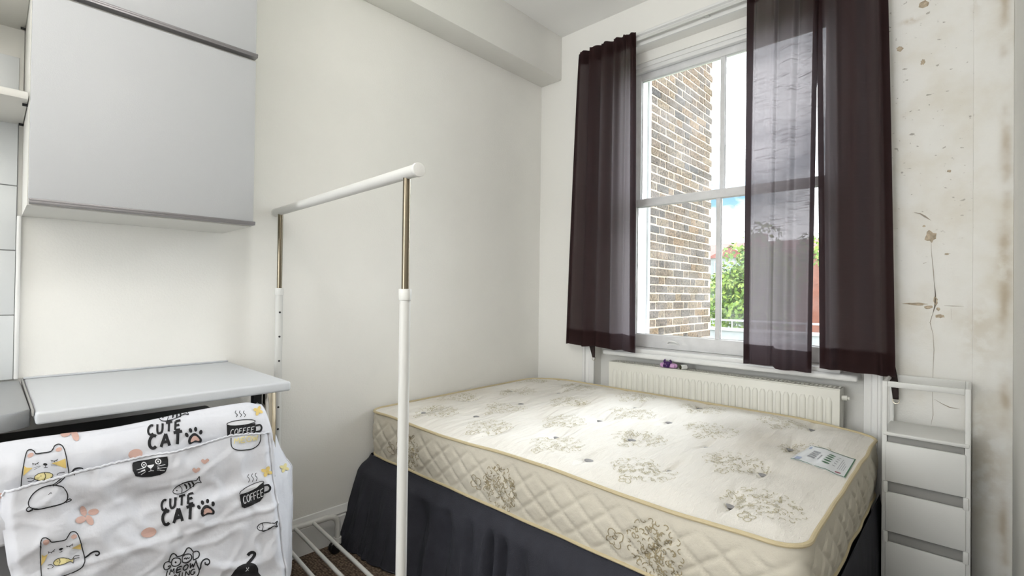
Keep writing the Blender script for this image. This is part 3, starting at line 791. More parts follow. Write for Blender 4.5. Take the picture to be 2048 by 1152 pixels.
GLY = {'C': [ARC(.55, .5, .48, .5, 55, 310)], 'O': [ARC(.5, .5, .46, .5, 90, 450)], 'G': [ARC(.52, .5, .46, .5, 50, 330), [(.58, .42), (.95, .42), (.95, .12)]],
       'U': [[(.08, 1), (.08, .4), (.2, .05), (.5, 0), (.78, .08), (.9, .4), (.9, 1)]], 'T': [[(0, .97), (1, 1)], [(.5, .98), (.48, 0)]],
       'E': [[(.9, .98), (.12, .95), (.1, .02), (.9, 0)], [(.1, .5), (.75, .52)]], 'F': [[(.9, .98), (.12, .95), (.1, 0)], [(.1, .5), (.75, .52)]],
       'A': [[(0, 0), (.5, 1), (1, 0)], [(.2, .34), (.82, .34)]], 'M': [[(.05, 0), (.15, 1), (.5, .35)], [(.5, .35), (.85, 1), (.97, 0)]],
       'W': [[(0, 1), (.25, 0), (.5, .75)], [(.5, .75), (.75, 0), (1, 1)]], 'N': [[(.08, 0), (.1, 1), (.9, 0)], [(.9, 0), (.92, 1)]], 'I': [[(.5, 0), (.5, 1)]], 'D': [[(.1, 0), (.1, 1)], [(.1, 1)] + ARC(.2, .5, .72, .5, 80, -80) + [(.1, 0)]]}
for k in ('E', 'F', 'A', 'M', 'W', 'N'):
    GLY[k] = [sum([[tuple(Vector(a).lerp(Vector(b), t)) for t in (0, .5)] for a, b in zip(st, st[1:])], []) + [st[-1]] if False else st for st in GLY[k]]
def poly_text_fix():
    for k, sts in GLY.items():
        if k in 'EFAMWN':
            GLY[k] = [[p, q] for st in sts for p, q in zip(st, st[1:])]
poly_text_fix()

def cat_loaf(tree, pts, par, dx=0, dy=0, tail=None, clip=False):
    p = Print(tree); T = lambda x, y: (x + dx, y + dy)
    p.stroke([T(*q) for q in pts], 4)
    return p, T
# upper sheet: sleeping cat with a fish, cut by the pocket mouth
p = Print(T_body)
p.stroke([(106, 700), (112, 640), (118, 590), (128, 545), (138, 518), (155, 511), (172, 518), (183, 531), (215, 527), (255, 521), (268, 510), (278, 492), (298, 483), (318, 492), (330, 515), (340, 555), (347, 595), (353, 640)], 4.5)
p.oval((155, 538), 17, 10, -.5, 2); p.oval((299, 509), 17, 10, -.3, 2)
for m in ([(119, 640), (121, 592), (133, 600), (165, 602), (140, 622)], [(262, 577), (300, 566), (334, 553), (338, 603), (300, 590)]): p.fill(m, 3, smooth=False)
for s_ in ([(162, 578), (178, 582), (196, 574)], [(168, 580), (164, 587)], [(180, 581), (181, 588)], [(190, 577), (193, 584)], [(257, 562), (275, 566), (294, 556)], [(264, 564), (262, 571)], [(276, 565), (278, 572)], [(286, 560), (290, 567)]): p.stroke(s_, 2.5)
p.oval((230, 583), 11, 6, 0, 0); p.stroke([(230, 588), (230, 598), (222, 601)], 2.5); p.stroke([(230, 598), (240, 599)], 2.5)
for s_ in ([(170, 612), (205, 594)], [(168, 602), (203, 591)], [(258, 588), (290, 590)], [(257, 582), (290, 580)]): p.stroke(s_, 1.2)
p.oval((221, 644), 46, 19, -.12, 4); p.oval((221, 644), 46, 19, -.12, 0, .0012, 2.5); p.stroke([(224, 626), (229, 644), (223, 663)], 2.5); p.oval((207, 643), 3, 3, 0, 0)
p.stroke([(138, 652), (160, 650), (176, 657), (160, 667), (142, 668)], 2.5); p.stroke([(330, 622), (300, 626), (288, 637)], 2.5)
p.stroke([(353, 632), (368, 620), (378, 608), (395, 601), (415, 601), (424, 607)], 8, taper=True)
p.done('cat_print', cb)
p = Print(T_body)
for c, rot in (((335, 428), -.3), ((358, 402), 1.2), ((405, 404), -.25), ((383, 440), 1.1)): p.oval(c, 28, 17, rot, 2)
p.done('flower_print', cb)
p = Print(T_body); p.oval((690, 530), 37, 25, -.2, 2); p.done('berry_print', cb)
p = Print(T_body); p.oval((4, 742), 18, 14, 0, 2); p.done('berry_print', cb)
def fish(tree, par, dx, dy, k=1.0, rot=0.0, stripes=True, c0=(876, 341), ky=1.3):
    p = Print(tree); cs, sn = math.cos(rot), math.sin(rot)
    def T(x, y): x, y = (x - 876) * k, (y - 341) * k * ky; return (c0[0] + dx + x * cs - y * sn, c0[1] + dy + x * sn + y * cs)
    p.stroke([T(*q) for q in ((806, 345), (820, 333), (850, 326), (885, 325), (918, 327), (938, 328), (956, 320), (952, 331), (956, 341), (936, 337), (905, 346), (860, 356), (825, 356))], 3.5, closed=True)
    p.oval(T(826, 343), 3.2 * k, 3.2 * k, 0, 0); p.stroke([T(846, 328), T(853, 342), T(845, 356)], 3)
    if stripes:
        for xx in (872, 892, 911): p.stroke([T(xx, 328), T(xx + 6, 338), T(xx + 2, 348)], 8 * k, taper=True)
    return p.done('fish_print', par)
fish(T_body, cb, 4, 0, 1.0, -.10)
p = Print(T_body); p.text('CUTE', (752, 437), (32, -6), (2, -46), 1.42, 9.5); p.text('CAT', (757, 504), (43, -7), (2, -62), 1.45, 12.5); p.done('lettering_print', cb, label='hand lettered words CUTE CAT')
def paw(tree, par, c, k=1.0, rot=-.15):
    p = Print(tree); cs, sn = math.cos(rot), math.sin(rot)
    def T(x, y): return (c[0] + k * (x * cs - y * sn), c[1] + k * (x * sn + y * cs))
    p.fill([T(*q) for q in ((-35, 14), (-28, -6), (-8, -24), (10, -23), (26, -6), (36, 12), (28, 27), (8, 22), (-8, 22), (-28, 28))], 0)
    p.fill([T(*q) for q in ((-22, 14), (-14, -4), (0, -12), (14, -4), (23, 12), (16, 17), (0, 12), (-16, 18))], 2, .0013)
    for x, y, r_ in ((-37, -22, 10), (-15, -41, 11), (12, -43, 11), (36, -25, 10)): p.oval(T(x, y), 8.5 * k, 12 * k, rot + x * .01, 0)
    return p.done('paw_print', par)
paw(T_body, cb, (990, 449))
p = Print(T_body)
p.fill([(1155, 382), (1190, 388), (1245, 384), (1299, 372), (1304, 400), (1302, 424), (1270, 432), (1220, 440), (1158, 448), (1156, 415)], 0, smooth=False)
p.oval((1227, 371), 72, 13, -.11, 1, .0006); p.oval((1227, 371), 72, 13, -.11, 0, .0012, 3); p.stroke([(1302, 386), (1322, 382), (1331, 396), (1324, 412), (1303, 417)], 8, 0)
p.text('COFFEE', (1172, 432), (17, -2.2), (4, -27), 1.22, 3.0, 1, .0016)
for xx in (1200, 1221, 1242): p.stroke([(xx + 2, 312), (xx - 3, 322), (xx + 8, 332), (xx + 2, 343)], 2.5)
p.done('cup_print', cb)
def flower(tree, par, c, k=1.0, m=3):
    p = Print(tree)
    for a in (20, 110, 200, 290): p.oval((c[0] + 13 * k * math.cos(R(a)), c[1] + 13 * k * math.sin(R(a))), 12 * k, 8 * k, R(a), m)
    return p.done('flower_print', par)
flower(T_body, cb, (1314, 312))
# flap
p = Print(T_flap)
p.stroke([(148, 785), (150, 765), (168, 735), (200, 708), (240, 692), (285, 688), (320, 700), (340, 725), (343, 752), (328, 775), (290, 790), (240, 800), (190, 808), (158, 802)], 5, closed=True)
p.stroke([(150, 798), (136, 812), (146, 820), (165, 812), (172, 806)], 4); p.stroke([(330, 772), (352, 757), (362, 762), (348, 770), (332, 776)], 4)
p.stroke([(252, 692), (280, 680), (306, 660), (318, 646)], 4); p.stroke([(270, 692), (300, 676), (322, 654), (330, 640)], 4); p.stroke([(247, 738), (256, 728), (266, 730)], 3)
p.stroke([(290, 648), (305, 640), (322, 636)], 3); p.oval((378, 636), 3, 3, 0, 0)
p.done('cat_print', fl, label='rounded body of the sleeping cat below the pocket edge')
p = Print(T_flap)
for c, rot in (((423, 820), 1.3), ((476, 825), -.2), ((409, 866), -.25), ((456, 868), 1.0)): p.oval(c, 28, 17, rot, 2)
p.done('flower_print', fl)
p = Print(T_flap)
p.fill([(675, 574), (700, 566), (760, 557), (820, 546), (853, 541), (857, 560), (855, 590), (843, 620), (815, 636), (770, 645), (720, 648), (690, 642), (674, 615), (672, 590)], 0, smooth=False)
for c in ((732, 588), (806, 570)): p.oval(c, 12, 13, 0, 1, .0016, 4); p.oval(c, 4, 5, 0, 1, .0016)
p.fill([(750, 592), (770, 588), (786, 586), (776, 600), (768, 606), (758, 602)], 1, .0016)
for s_ in ([(768, 604), (768, 612), (756, 617)], [(768, 612), (784, 612)], [(735, 603), (694, 613)], [(738, 611), (700, 625)], [(742, 617), (715, 634)], [(800, 594), (840, 584)], [(802, 601), (846, 598)], [(800, 608), (838, 612)]): p.stroke(s_, 2.4, 1, .0016)
p.done('cat_print', fl, label='black cat face with white eyes')
p = Print(T_flap)
p.stroke([(1176, 447), (1176, 470), (1182, 495), (1200, 508), (1235, 511), (1280, 504), (1312, 486), (1326, 460), (1327, 430)], 4)
p.text('MEOW', (1192, 478), (26, -4.2), (0, -26), 1.2, 4.5, 4); p.done('cup_print', fl, label='faded coffee cup outline with yellow lettering')
for c in ((1043, 567), (998, 612)):
    p = Print(T_flap); x, y = c
    p.fill([(x - 20, y - 2), (x - 10, y - 12), (x, y - 6), (x + 12, y - 14), (x + 22, y - 6), (x + 12, y + 6), (x - 4, y + 13)], 2); p.done('heart_print', fl)
fish(T_flap, fl, 72, 356, 1.0, -.30, ky=1.5)
p = Print(T_flap); p.text('CUTE', (820, 820), (32, -8), (1, -52), 1.40, 10); p.text('CAT', (826, 893), (42, -9), (1, -68), 1.45, 13); p.done('lettering_print', fl, label='hand lettered words CUTE CAT')
paw(T_flap, fl, (1054, 816), 1.0, -.2)
p = Print(T_flap)
p.fill([(1220, 738), (1260, 728), (1300, 706), (1341, 672), (1346, 705), (1343, 745), (1325, 770), (1290, 788), (1245, 806), (1232, 800), (1224, 770)], 0, smooth=False)
p.oval((1281, 701), 68, 13, -.46, 1, .0006); p.oval((1281, 701), 68, 13, -.46, 0, .0012, 3); p.stroke([(1342, 692), (1362, 687), (1374, 700), (1368, 718), (1345, 726)], 8)
p.text('COFFEE', (1238, 784), (16, -6.6), (-3, -38), 1.12, 3.2, 1, .0016)
for xx in (1264, 1284, 1303): p.stroke([(xx + 2, 634 - (xx - 1264) * .18), (xx - 4, 647 - (xx - 1264) * .18), (xx + 6, 660 - (xx - 1264) * .18), (xx, 674 - (xx - 1264) * .18)], 2.5)
p.done('cup_print', fl, label='black coffee cup reading COFFEE')
flower(T_flap, fl, (1357, 620), 1.15)
flower(T_side, sp_, (1446, 602), 1.0, 4)
fish(T_flap, fl, 480, 559, .66, .02, False, ky=2.0)
p = Print(T_flap)
p.stroke([(212, 1165), (208, 1100), (205, 1045), (207, 1000), (216, 965), (234, 956), (252, 966), (264, 976), (300, 972), (332, 965), (345, 948), (358, 928), (378, 925), (396, 940), (410, 975), (422, 1020), (432, 1065), (428, 1090), (405, 1114), (360, 1135), (310, 1152), (270, 1165)], 4.5)
p.oval((235, 978), 17, 12, -.5, 2); p.oval((376, 950), 16, 11, -.3, 2)
for m in ([(210, 1098), (212, 1040), (225, 1048), (244, 1038), (228, 1075)], [(365, 1008), (390, 995), (410, 985), (413, 1015), (390, 1012)]): p.fill(m, 3, smooth=False)
for s_ in ([(245, 1024), (262, 1027), (280, 1012)], [(250, 1026), (247, 1033)], [(262, 1026), (263, 1033)], [(273, 1018), (276, 1026)], [(337, 996), (355, 997), (372, 986)], [(344, 997), (342, 1004)], [(356, 996), (358, 1003)], [(366, 990), (370, 997)]): p.stroke(s_, 2.5)
p.oval((311, 1012), 11, 6, -.3, 0); p.stroke([(311, 1018), (312, 1026), (304, 1029)], 2.5); p.stroke([(312, 1026), (320, 1022)], 2.5)
p.fill([(273, 1078), (290, 1062), (320, 1056), (345, 1060), (360, 1068), (372, 1060), (368, 1084), (355, 1076), (325, 1090), (292, 1096), (276, 1090)], 4)
p.stroke([(273, 1080), (290, 1063), (320, 1056), (345, 1061), (362, 1068), (374, 1058), (372, 1086), (356, 1076), (325, 1090), (292, 1097), (277, 1092)], 2.5, closed=True); p.stroke([(300, 1060), (308, 1076), (300, 1096)], 2.5); p.oval((293, 1076), 3, 3, 0, 0)
p.stroke([(244, 1094), (262, 1092), (272, 1100), (262, 1112), (242, 1112)], 2.5); p.stroke([(404, 1046), (380, 1048), (370, 1062)], 2.5); p.stroke([(404, 1056), (386, 1060), (372, 1066)], 2.5)
p.stroke([(432, 1058), (448, 1046), (465, 1032), (485, 1024), (502, 1026), (505, 1038), (494, 1046), (484, 1042)], 7)
p.done('cat_print', fl, label='sleeping white cat hugging a yellow fish')
p = Print(T_flap); p.oval((757, 930), 40, 25, -.25, 2); p.done('berry_print', fl)
# outlined cat made of the words GOOD MEOW NING
def Q(x, y): return ((300 + x / 7.314) * 2.5484, (1060 + y / 7.315 - 700) * 2.5484)
p = Print(T_flap); ST = lambda l, w=5.0, **k: p.stroke([Q(*q) for q in l], w, **k)
ST([(272, 450), (285, 400), (310, 350), (345, 338), (375, 350), (400, 380), (450, 372), (490, 350), (515, 310), (545, 265), (580, 262), (610, 290), (630, 320)])
ST([(300, 470), (262, 455), (215, 475), (198, 520), (205, 565), (240, 575), (285, 545), (292, 515), (255, 530)])
ST([(310, 490), (320, 435), (360, 405), (410, 405), (445, 435), (440, 480), (400, 515), (350, 522), (318, 505)], closed=True); ST([(472, 440), (478, 385), (520, 352), (575, 350), (603, 385), (595, 430), (550, 465), (505, 470), (480, 460)], closed=True)
p.oval(Q(377, 465), 5, 5, 0, 0); ST([(500, 420), (515, 405), (525, 425), (540, 402), (555, 415), (575, 398)], 4)
ST([(622, 330), (626, 435)], smooth=False); ST([(622, 325), (665, 306), (705, 320), (715, 360), (700, 400), (660, 425), (626, 435)])
a0, a1 = Q(275, 655), Q(375, 628); p.text('MEOW', a0, ((a1[0] - a0[0]) * .78, (a1[1] - a0[1]) * .95), (6, -28), 1.27, 5)
a0 = Q(345, 720); p.text('NING', a0, (25, -7), (4, -27), 1.12, 5)
ST([(250, 585), (238, 640), (228, 700)]); ST([(662, 440), (690, 500), (715, 560), (718, 600), (700, 650), (670, 690)])
ST([(720, 575), (740, 540), (745, 490), (770, 445), (820, 422), (858, 440), (865, 480), (838, 505), (805, 495), (800, 470)], 6)
p.done('lettering_print', fl, label='outlined cat formed of the words GOOD MEOW NING')
p = Print(T_flap)
p.fill([Q(*q) for q in ((1190, 690), (1205, 630), (1260, 560), (1340, 510), (1420, 488), (1490, 484), (1545, 510), (1575, 560), (1580, 620), (1610, 660), (1605, 700), (1400, 720))], 0)
ST([(1425, 370), (1450, 340), (1490, 322), (1525, 335), (1520, 375), (1490, 420), (1450, 470), (1420, 500)], 13); ST([(1395, 595), (1445, 540)], 2.5, m=1, h=.0016); ST([(1405, 545), (1440, 580)], 2.5, m=1, h=.0016)
p.done('cat_print', fl, label='black cat seen from behind with raised tail')

# ------------------------------------------------------------------ clothes rack
AL = R(-3.9); RO = Vector((.075, -1.762, 0)); ca, sa = math.cos(AL), math.sin(AL)
def rk(x, y, z): return Vector((RO.x + x * ca - y * sa, RO.y + x * sa + y * ca, z))
rack = thing('clothes_rack', (.58, -1.80, 0), 'white metal clothes rack with one bare rail beside the bed', 'clothes rack')
g = G(); g.tube([rk(-.055, 0, 1.500), rk(1.055, 0, 1.487)], .0165, 24); build('top_rail', g, M_white, rack, smooth=True)
for x, s_ in ((-.055, -1), (1.055, 1)):
    g = G(); g.tube([rk(x - s_ * .004, 0, 1.500 if s_ < 0 else 1.487), rk(x + s_ * .006, 0, 1.500 if s_ < 0 else 1.487)], .0185, 24); build('end_cap', g, M_plas, rack, bev=.002, smooth=True)
for x, zt_ in ((0, 1.488), (1.0, 1.474)):
    g = G(); g.tube([rk(x, 0, 1.10), rk(x, 0, zt_ + .008)], .0100, 18); build('inner_post', g, M_chrome, rack, smooth=True)['label'] = 'chrome telescopic tube'
    sl = build('outer_post', G().tube([rk(x, 0, .165), rk(x, 0, 1.176)], .0145, 20), M_white, rack, smooth=True)
    g = G(); g.tube([rk(x, 0, 1.150), rk(x, 0, 1.180)], .0170, 20); build('collar', g, M_plas, sl, bev=.0015, smooth=True)
    if x == 0:
        dv = (CAM - RO); dv.z = 0; dv.normalize(); dv = (dv + Vector((.55, .35, 0)).normalized() * .35).normalized()
        for zz in (1.080, .980, .880, .775, .69, .60, .50):
            c = rk(x, 0, zz) + dv * .0140; g = G(); g.tube([c, c + dv * .0012], .0042, 10); build('peg_hole', g, M_black, sl)
    # base hoop
    pts = [rk(x, -.265, .045), rk(x, -.265, .125)] + [rk(x, -.265 + .04 - .04 * math.cos(a), .125 + .04 * math.sin(a)) for a in [R(v) for v in (20, 45, 70, 90)]] + [rk(x, -.1, .165), rk(x, .1, .165)] + [rk(x, .265 - .04 + .04 * math.sin(a), .125 + .04 * math.cos(a)) for a in [R(v) for v in (0, 20, 45, 70)]] + [rk(x, .265, .125), rk(x, .265, .045)]
    build('base_tube', G().tube(pts, .0125, 16), M_white, rack, smooth=True)
    for y in (-.265, .265):
        c = rk(x, y, 0); ct = build('caster', G().tube([c + Vector((0, 0, .038)), c + Vector((0, 0, .066))], .017, 16), M_plas, rack, smooth=True)
        for s_ in (-1, 1):
            w0 = c + Vector((s_ * .004, -.012, .0235)); build('wheel', G().tube([w0, w0 + Vector((s_ * .014, 0, 0))], .0235, 20), M_black, ct, bev=.003, smooth=True)
        build('wheel_hood', G().ball(c + Vector((0, -.006, .030)), .020, 14, 8, (1, 1, .8)), M_plas, ct, smooth=True)
for y in (-.154, -.077, .0, .077, .154):
    build('shelf_rod', G().tube([rk(0, y, .165), rk(1.0, y, .160)], .0075, 14), M_white, rack, smooth=True)

# ------------------------------------------------------------------ bed
bed = thing('divan_bed', (.95, -.70, 0), 'divan bed base with a dark charcoal valance against the left wall', 'bed')
bx('base', M_skirt, bed, .03, 1.87, -1.27, -.085, .06, .368, bev=.01)
for x in (.12, 1.78):
    for y in (-1.2, -.16):
        g = G(); g.tube([(x, y, 0), (x, y, .065)], .025, 12); build('foot', g, M_black, bed, smooth=True)
PATH = [(.022, -1.27)] + [(.022 + .04 * (1 - math.cos(a)), -1.285 - .02 * math.sin(a)) for a in (.4, .8, 1.2)] + [(.022 + t, -1.305) for t in [.08 + .0176 * k for k in range(99)]] + [(1.865, -1.30), (1.895, -1.27)] + [(1.90, -1.25 + .02 * k) for k in range(58)]
PL = [0]
for a, b in zip(PATH, PATH[1:]): PL.append(PL[-1] + math.dist(a, b))
def path_at(s):
    for i in range(len(PL) - 1):
        if s <= PL[i + 1]:
            t = (s - PL[i]) / (PL[i + 1] - PL[i]); a, b = Vector(PATH[i]), Vector(PATH[i + 1]); return a.lerp(b, t), (b - a).normalized()
    a, b = Vector(PATH[-2]), Vector(PATH[-1]); return b, (b - a).normalized()
PLEATS = [(.52, .05, .045), (.66, .035, .055), (.80, .02, .05), (.905, .016, .095), (.965, .022, .080), (1.06, .03, .030), (1.22, .03, .022), (1.35, .035, .026), (1.52, .03, .03), (1.7, .03, .025)]
def val_fn(u, v):
    s = u * PL[-1]; p, t = path_at(s); nn = Vector((t.y, -t.x))
    front = 1 - sm(1.85, 1.95, s)
    fl_ = interp([(0, 0), (.06, .012), (.16, .055), (.35, .075), (.7, .105), (1, .135)], v)
    k = (.55 + .55 * (1 - sm(.25, .65, s)) + .15 * sm(.9, 1.3, s)) * front + .12 * (1 - front)
    d = fl_ * k
    for c, w, a in PLEATS: d -= a * math.exp(-((s - c) / w) ** 2) * sm(.10, .45, v) * (1 - .35 * v)
    d += (noise.noise((s * 16, v * 1.2, .5)) * .022 + noise.noise((s * 42, v * 2, 3.5)) * .008) * sm(.05, .6, v) * (.35 + .65 * front)
    z = .3785 - .3755 * v
    q = p + nn * max(d, -.015 + 0 * v)
    y = q.y; x = max(.006, min(q.x, 1.912))
    return (x, y, z)
build('valance', G().grid(val_fn, 420, 40), M_skirt, bed, smooth=True, ang=180, solid=.0015)
g = G(); g.tube([Vector(val_fn(i / 300, .99)) for i in range(301)], .003, 6); build('valance_hem', g, M_skirt, bed, smooth=True)

mt = thing('mattress', (.95, -.69, .38), 'cream quilted mattress with floral print and tufts on the dark bed base', 'mattress')
MX0, MX1, MY0, MY1, MR = .018, 1.888, -1.305, -.088, .075
ZBOT = .385
BUT = []
for i, x in enumerate((.25, .485, .722, .955, 1.20, 1.433, 1.67)):
    for y in ((-1.15, -.855, -.53, -.19) if i % 2 == 0 else (-1.02, -.71, -.39)): BUT.append((x, y))
def edge_d(x, y):
    cx = min(max(x, MX0 + MR), MX1 - MR); cy = min(max(y, MY0 + MR), MY1 - MR)
    if cx != x and cy != y: return MR - math.hypot(x - cx, y - cy)
    return min(x - MX0, MX1 - x, y - MY0, MY1 - y)
def edge_z(x, y):
    ty = (y - MY0) / (MY1 - MY0)
    cr = sm(MX0 - .05, MX0 + .30, x) * (1 - sm(MX1 - .32, MX1 + .05, x))
    return .588 + (.010 + .026 * cr) * ty + .006 * math.sin(x * 6.5 + 1) * (1 - ty) * cr
def top_z(x, y):
    d = edge_d(x, y); z = edge_z(x, y) + .014 * sm(0, .12, d)
    for bx_, by_ in BUT:
        r2 = (x - bx_) ** 2 + ((y - by_) * .8) ** 2
        if r2 < .03: z -= .013 * math.exp(-r2 / .0034) + .004 * math.exp(-r2 / .0003)
        dy = y - by_
        if abs(x - bx_) < .05 and abs(dy) < .2: z -= .014 * math.exp(-((x - bx_ - .012 * math.sin(dy * 14 + bx_ * 9)) / .010) ** 2) * math.exp(-(dy / .09) ** 2)
    z += .0050 * noise.noise((x * 22, y * 4, 1.0)) * sm(0, .08, d) + .0032 * noise.noise((x * 48, y * 11, 5.0)) * sm(0, .06, d)
    return z
def rr_point(x, y):
    cx = min(max(x, MX0 + MR), MX1 - MR); cy = min(max(y, MY0 + MR), MY1 - MR)
    if cx != x and cy != y:
        dx, dy = x - cx, y - cy; m = max(abs(dx), abs(dy)); h = math.hypot(dx, dy)
        return cx + dx / h * m, cy + dy / h * m
    return x, y
def top_fn(u, v):
    x, y = rr_point(MX0 + (MX1 - MX0) * u, MY0 + (MY1 - MY0) * v); return (x, y, top_z(x, y))
build('top_panel', G().grid(top_fn, 330, 210), M_tick, mt, smooth=True, ang=180)
PER = []
def arc(cx, cy, a0, a1):
    return [(cx + MR * math.cos(R(a0 + (a1 - a0) * k / 10)), cy + MR * math.sin(R(a0 + (a1 - a0) * k / 10))) for k in range(11)]
def seg(a, b, n): return [(a[0] + (b[0] - a[0]) * k / n, a[1] + (b[1] - a[1]) * k / n) for k in range(1, n)]
a1 = arc(MX0 + MR, MY0 + MR, 180, 270); a2 = arc(MX1 - MR, MY0 + MR, 270, 360); a3 = arc(MX1 - MR, MY1 - MR, 0, 90); a4 = arc(MX0 + MR, MY1 - MR, 90, 180)
PER = a1 + seg(a1[-1], a2[0], 240) + a2 + seg(a2[-1], a3[0], 150) + a3 + seg(a3[-1], a4[0], 60) + a4 + seg(a4[-1], a1[0], 40)
PS = [0]
for a, b in zip(PER, PER[1:]): PS.append(PS[-1] + math.dist(a, b))
NP = len(PER)
def out_n(i):
    a, b = Vector(PER[i - 1]), Vector(PER[(i + 1) % NP]); t = (b - a).normalized(); return Vector((t.y, -t.x))
def side_pt(i, v, extra=0):
    x, y = PER[i % NP]; zt = edge_z(x, y); z = ZBOT + (zt - ZBOT) * v; nn = out_n(i % NP); s = PS[i % NP]
    h = (z - ZBOT)
    a = ((s * 1.0 + h * 1.25) / .112) % 1.0; b = ((s * 1.0 - h * 1.25) / .112) % 1.0
    gr = max(math.exp(-(min(a, 1 - a) / .085) ** 2), math.exp(-(min(b, 1 - b) / .085) ** 2))
    d = .012 * math.sin(math.pi * v) - .0075 * gr * sm(0, .12, v) * (1 - sm(.70, .92, v)) + .005 * noise.noise((s * 7, v * 2, 9)) + extra
    w = 1.0 if y < MY1 - .02 else .2
    return Vector((max(.004, x + nn.x * d * w), y + nn.y * d * w, z))
build('side_border', G().grid(lambda u, v: side_pt(int(round(u * NP)), v), NP, 30, closed=True), M_side, mt, smooth=True, ang=180)
for v, r_, ex in ((1.0, .0062, .002), (0.0, .0055, .001)):
    pl = [side_pt(i, v, ex) + Vector((0, 0, .001)) for i in range(NP)]
    g = G(); g.tube(pl + [pl[0]], r_, 8, cap=False); build('piping', g, M_pipe, mt, smooth=True)
build('underside', G().grid(lambda u, v: (*rr_point(MX0 + (MX1 - MX0) * u, MY0 + (MY1 - MY0) * v), ZBOT), 20, 20), M_side, mt)
for bx_, by_ in BUT:
    z = top_z(bx_, by_); g = G(); g.ball((bx_, by_, z + .003), .015, 12, 6, (1.25, .85, .30))
    build('tuft_button', g, M_tuft, mt, smooth=True)
def ribbon_on(g, pts, w, fn, closed=False):
    pts = smooth_line([(p[0], p[1], 0) for p in pts], 3, closed)
    if closed: pts.append(pts[0])
    n = len(pts); o = None
    for i, p in enumerate(pts):
        t = pts[min(i + 1, n - 1)] - pts[max(i - 1, 0)]
        if t.length < 1e-7: continue
        t.normalize(); nn = Vector((-t.y, t.x, 0)); k = len(g.v); g.v += [fn(p + nn * w / 2), fn(p - nn * w / 2)]
        if o is not None: g.face((o, o + 1, k + 1, k))
        o = k
def swirl(c, r, a0, turn, n=9):
    return [(c[0] + r * (1 - .8 * k / n) * math.cos(a0 + turn * k / n), c[1] + r * (1 - .8 * k / n) * math.sin(a0 + turn * k / n)) for k in range(n + 1)]
def medallion(fn, c, rx, ry, w, seed):
    g = G(); rr = random.Random(seed)
    for k in range(95):
        a = rr.random() * 6.283; q = math.sqrt(rr.random()); x = c[0] + rx * q * math.cos(a) * .94; y = c[1] + ry * q * math.sin(a) * .94
        s = .0065 + .0065 * rr.random()
        ribbon_on(g, swirl((x, y), s, rr.random() * 6.283, rr.choice((-1, 1)) * (2.6 + 2 * rr.random()), 6), w, fn)
    for k in range(22):
        a = k / 22 * 6.283; q = 1 + .05 * rr.random(); x = c[0] + rx * q * math.cos(a); y = c[1] + ry * q * math.sin(a)
        ribbon_on(g, swirl((x, y), .010, a + 1.2, 3.6 if k % 2 else -3.6, 6), w, fn)
    return g
def floret(fn, c, r, w, rot):
    g = G(); pts = []
    for k in range(24):
        a = 2 * math.pi * k / 24 + rot; q = r * (.72 + .42 * abs(math.cos(2 * (a - rot)))); pts.append((c[0] + q * math.cos(a), c[1] + q * math.sin(a)))
    ribbon_on(g, pts, w, fn, True); ribbon_on(g, swirl(c, r * .35, rot, 7, 10), w, fn)
    for a in (rot + .8, rot + 2.4, rot + 4): ribbon_on(g, [(c[0] + .4 * r * math.cos(a), c[1] + .4 * r * math.sin(a)), (c[0] + .7 * r * math.cos(a + .3), c[1] + .7 * r * math.sin(a + .3))], w, fn)
    return g
FT = lambda p: Vector((p.x, p.y, top_z(p.x, p.y) + .0016))
sd = 0
for ri, y in enumerate((-1.118, -.852, -.552, -.246)):
    x0 = .318 if ri % 2 == 0 else .158
    for k in range(6):
        x = x0 + .3575 * k
        if x > 1.80 or x < .10: continue
        sd += 1; ry_ = .085; rx_ = min(.098, x - .05, 1.845 - x)
        build('medallion_print', medallion(FT, (x, y), rx_, ry_, .0019, sd), M_motif, mt, normals=False)
        if y - .112 > MY0 + .03:
            build('floret_print', floret(FT, (x - .005, y - .113 if y > -1.1 else y - .108), .019, .0022, sd * .7), M_motif, mt, normals=False)
def FS(p):
    x = p.x; y, z = MY0, p.y; v = (z - ZBOT) / (edge_z(x, y) - ZBOT)
    i = min(range(len(PER) // 2), key=lambda k: (PER[k][0] - x) ** 2 + (PER[k][1] - y) ** 2)
    q = side_pt(i, v); return Vector((x, q.y - .0016, z))
for x in (.36, .93, 1.53):
    build('medallion_print', medallion(FS, (x, .468), .078, .072, .0024, int(x * 100)), M_motif2, mt, normals=False)
    build('floret_print', floret(FS, (x - .125, .455), .026, .0026, .5), M_motif2, mt, normals=False)
# sewn label card near the right end
LC = [(1.716, -.698), (1.731, -.487), (1.872, -.483), (1.876, -.71)]
def lab(u, v, h=.0022):   # u along x, v along y
    a = Vector(LC[0]).lerp(Vector(LC[3]), u); b = Vector(LC[1]).lerp(Vector(LC[2]), u); q = a.lerp(b, v); return Vector((q.x, q.y, top_z(q.x, q.y) + h))
lc = build('care_label', G().grid(lambda u, v: lab(u, v), 24, 24), M_card, mt, smooth=True, ang=180, solid=.0008); lc['label'] = 'white label card with green leaf symbols'
def lab_patch(g, u0, u1, v0, v1, h=.0034): g.grid(lambda u, v: lab(u0 + (u1 - u0) * u, v0 + (v1 - v0) * v, h), 6, 4)
g = G(); lab_patch(g, 0, 1, 0, .025); lab_patch(g, .975, 1, 0, 1); lab_patch(g, 0, 1, .98, 1); build('label_border', g, M_green, lc, normals=False)
g = G()
for k in range(5):
    v = .30 + .115 * k; g.grid(lambda u, w, v=v: lab(.50 + .15 * u, v + (w - .5) * .07 * math.sin(math.pi * (.05 + .9 * u)), .0034), 8, 2)
build('leaf_symbol', g, M_green, lc, normals=False)
g = G()
for k in range(4): lab_patch(g, .20, .34, .32 + .115 * k, .40 + .115 * k)
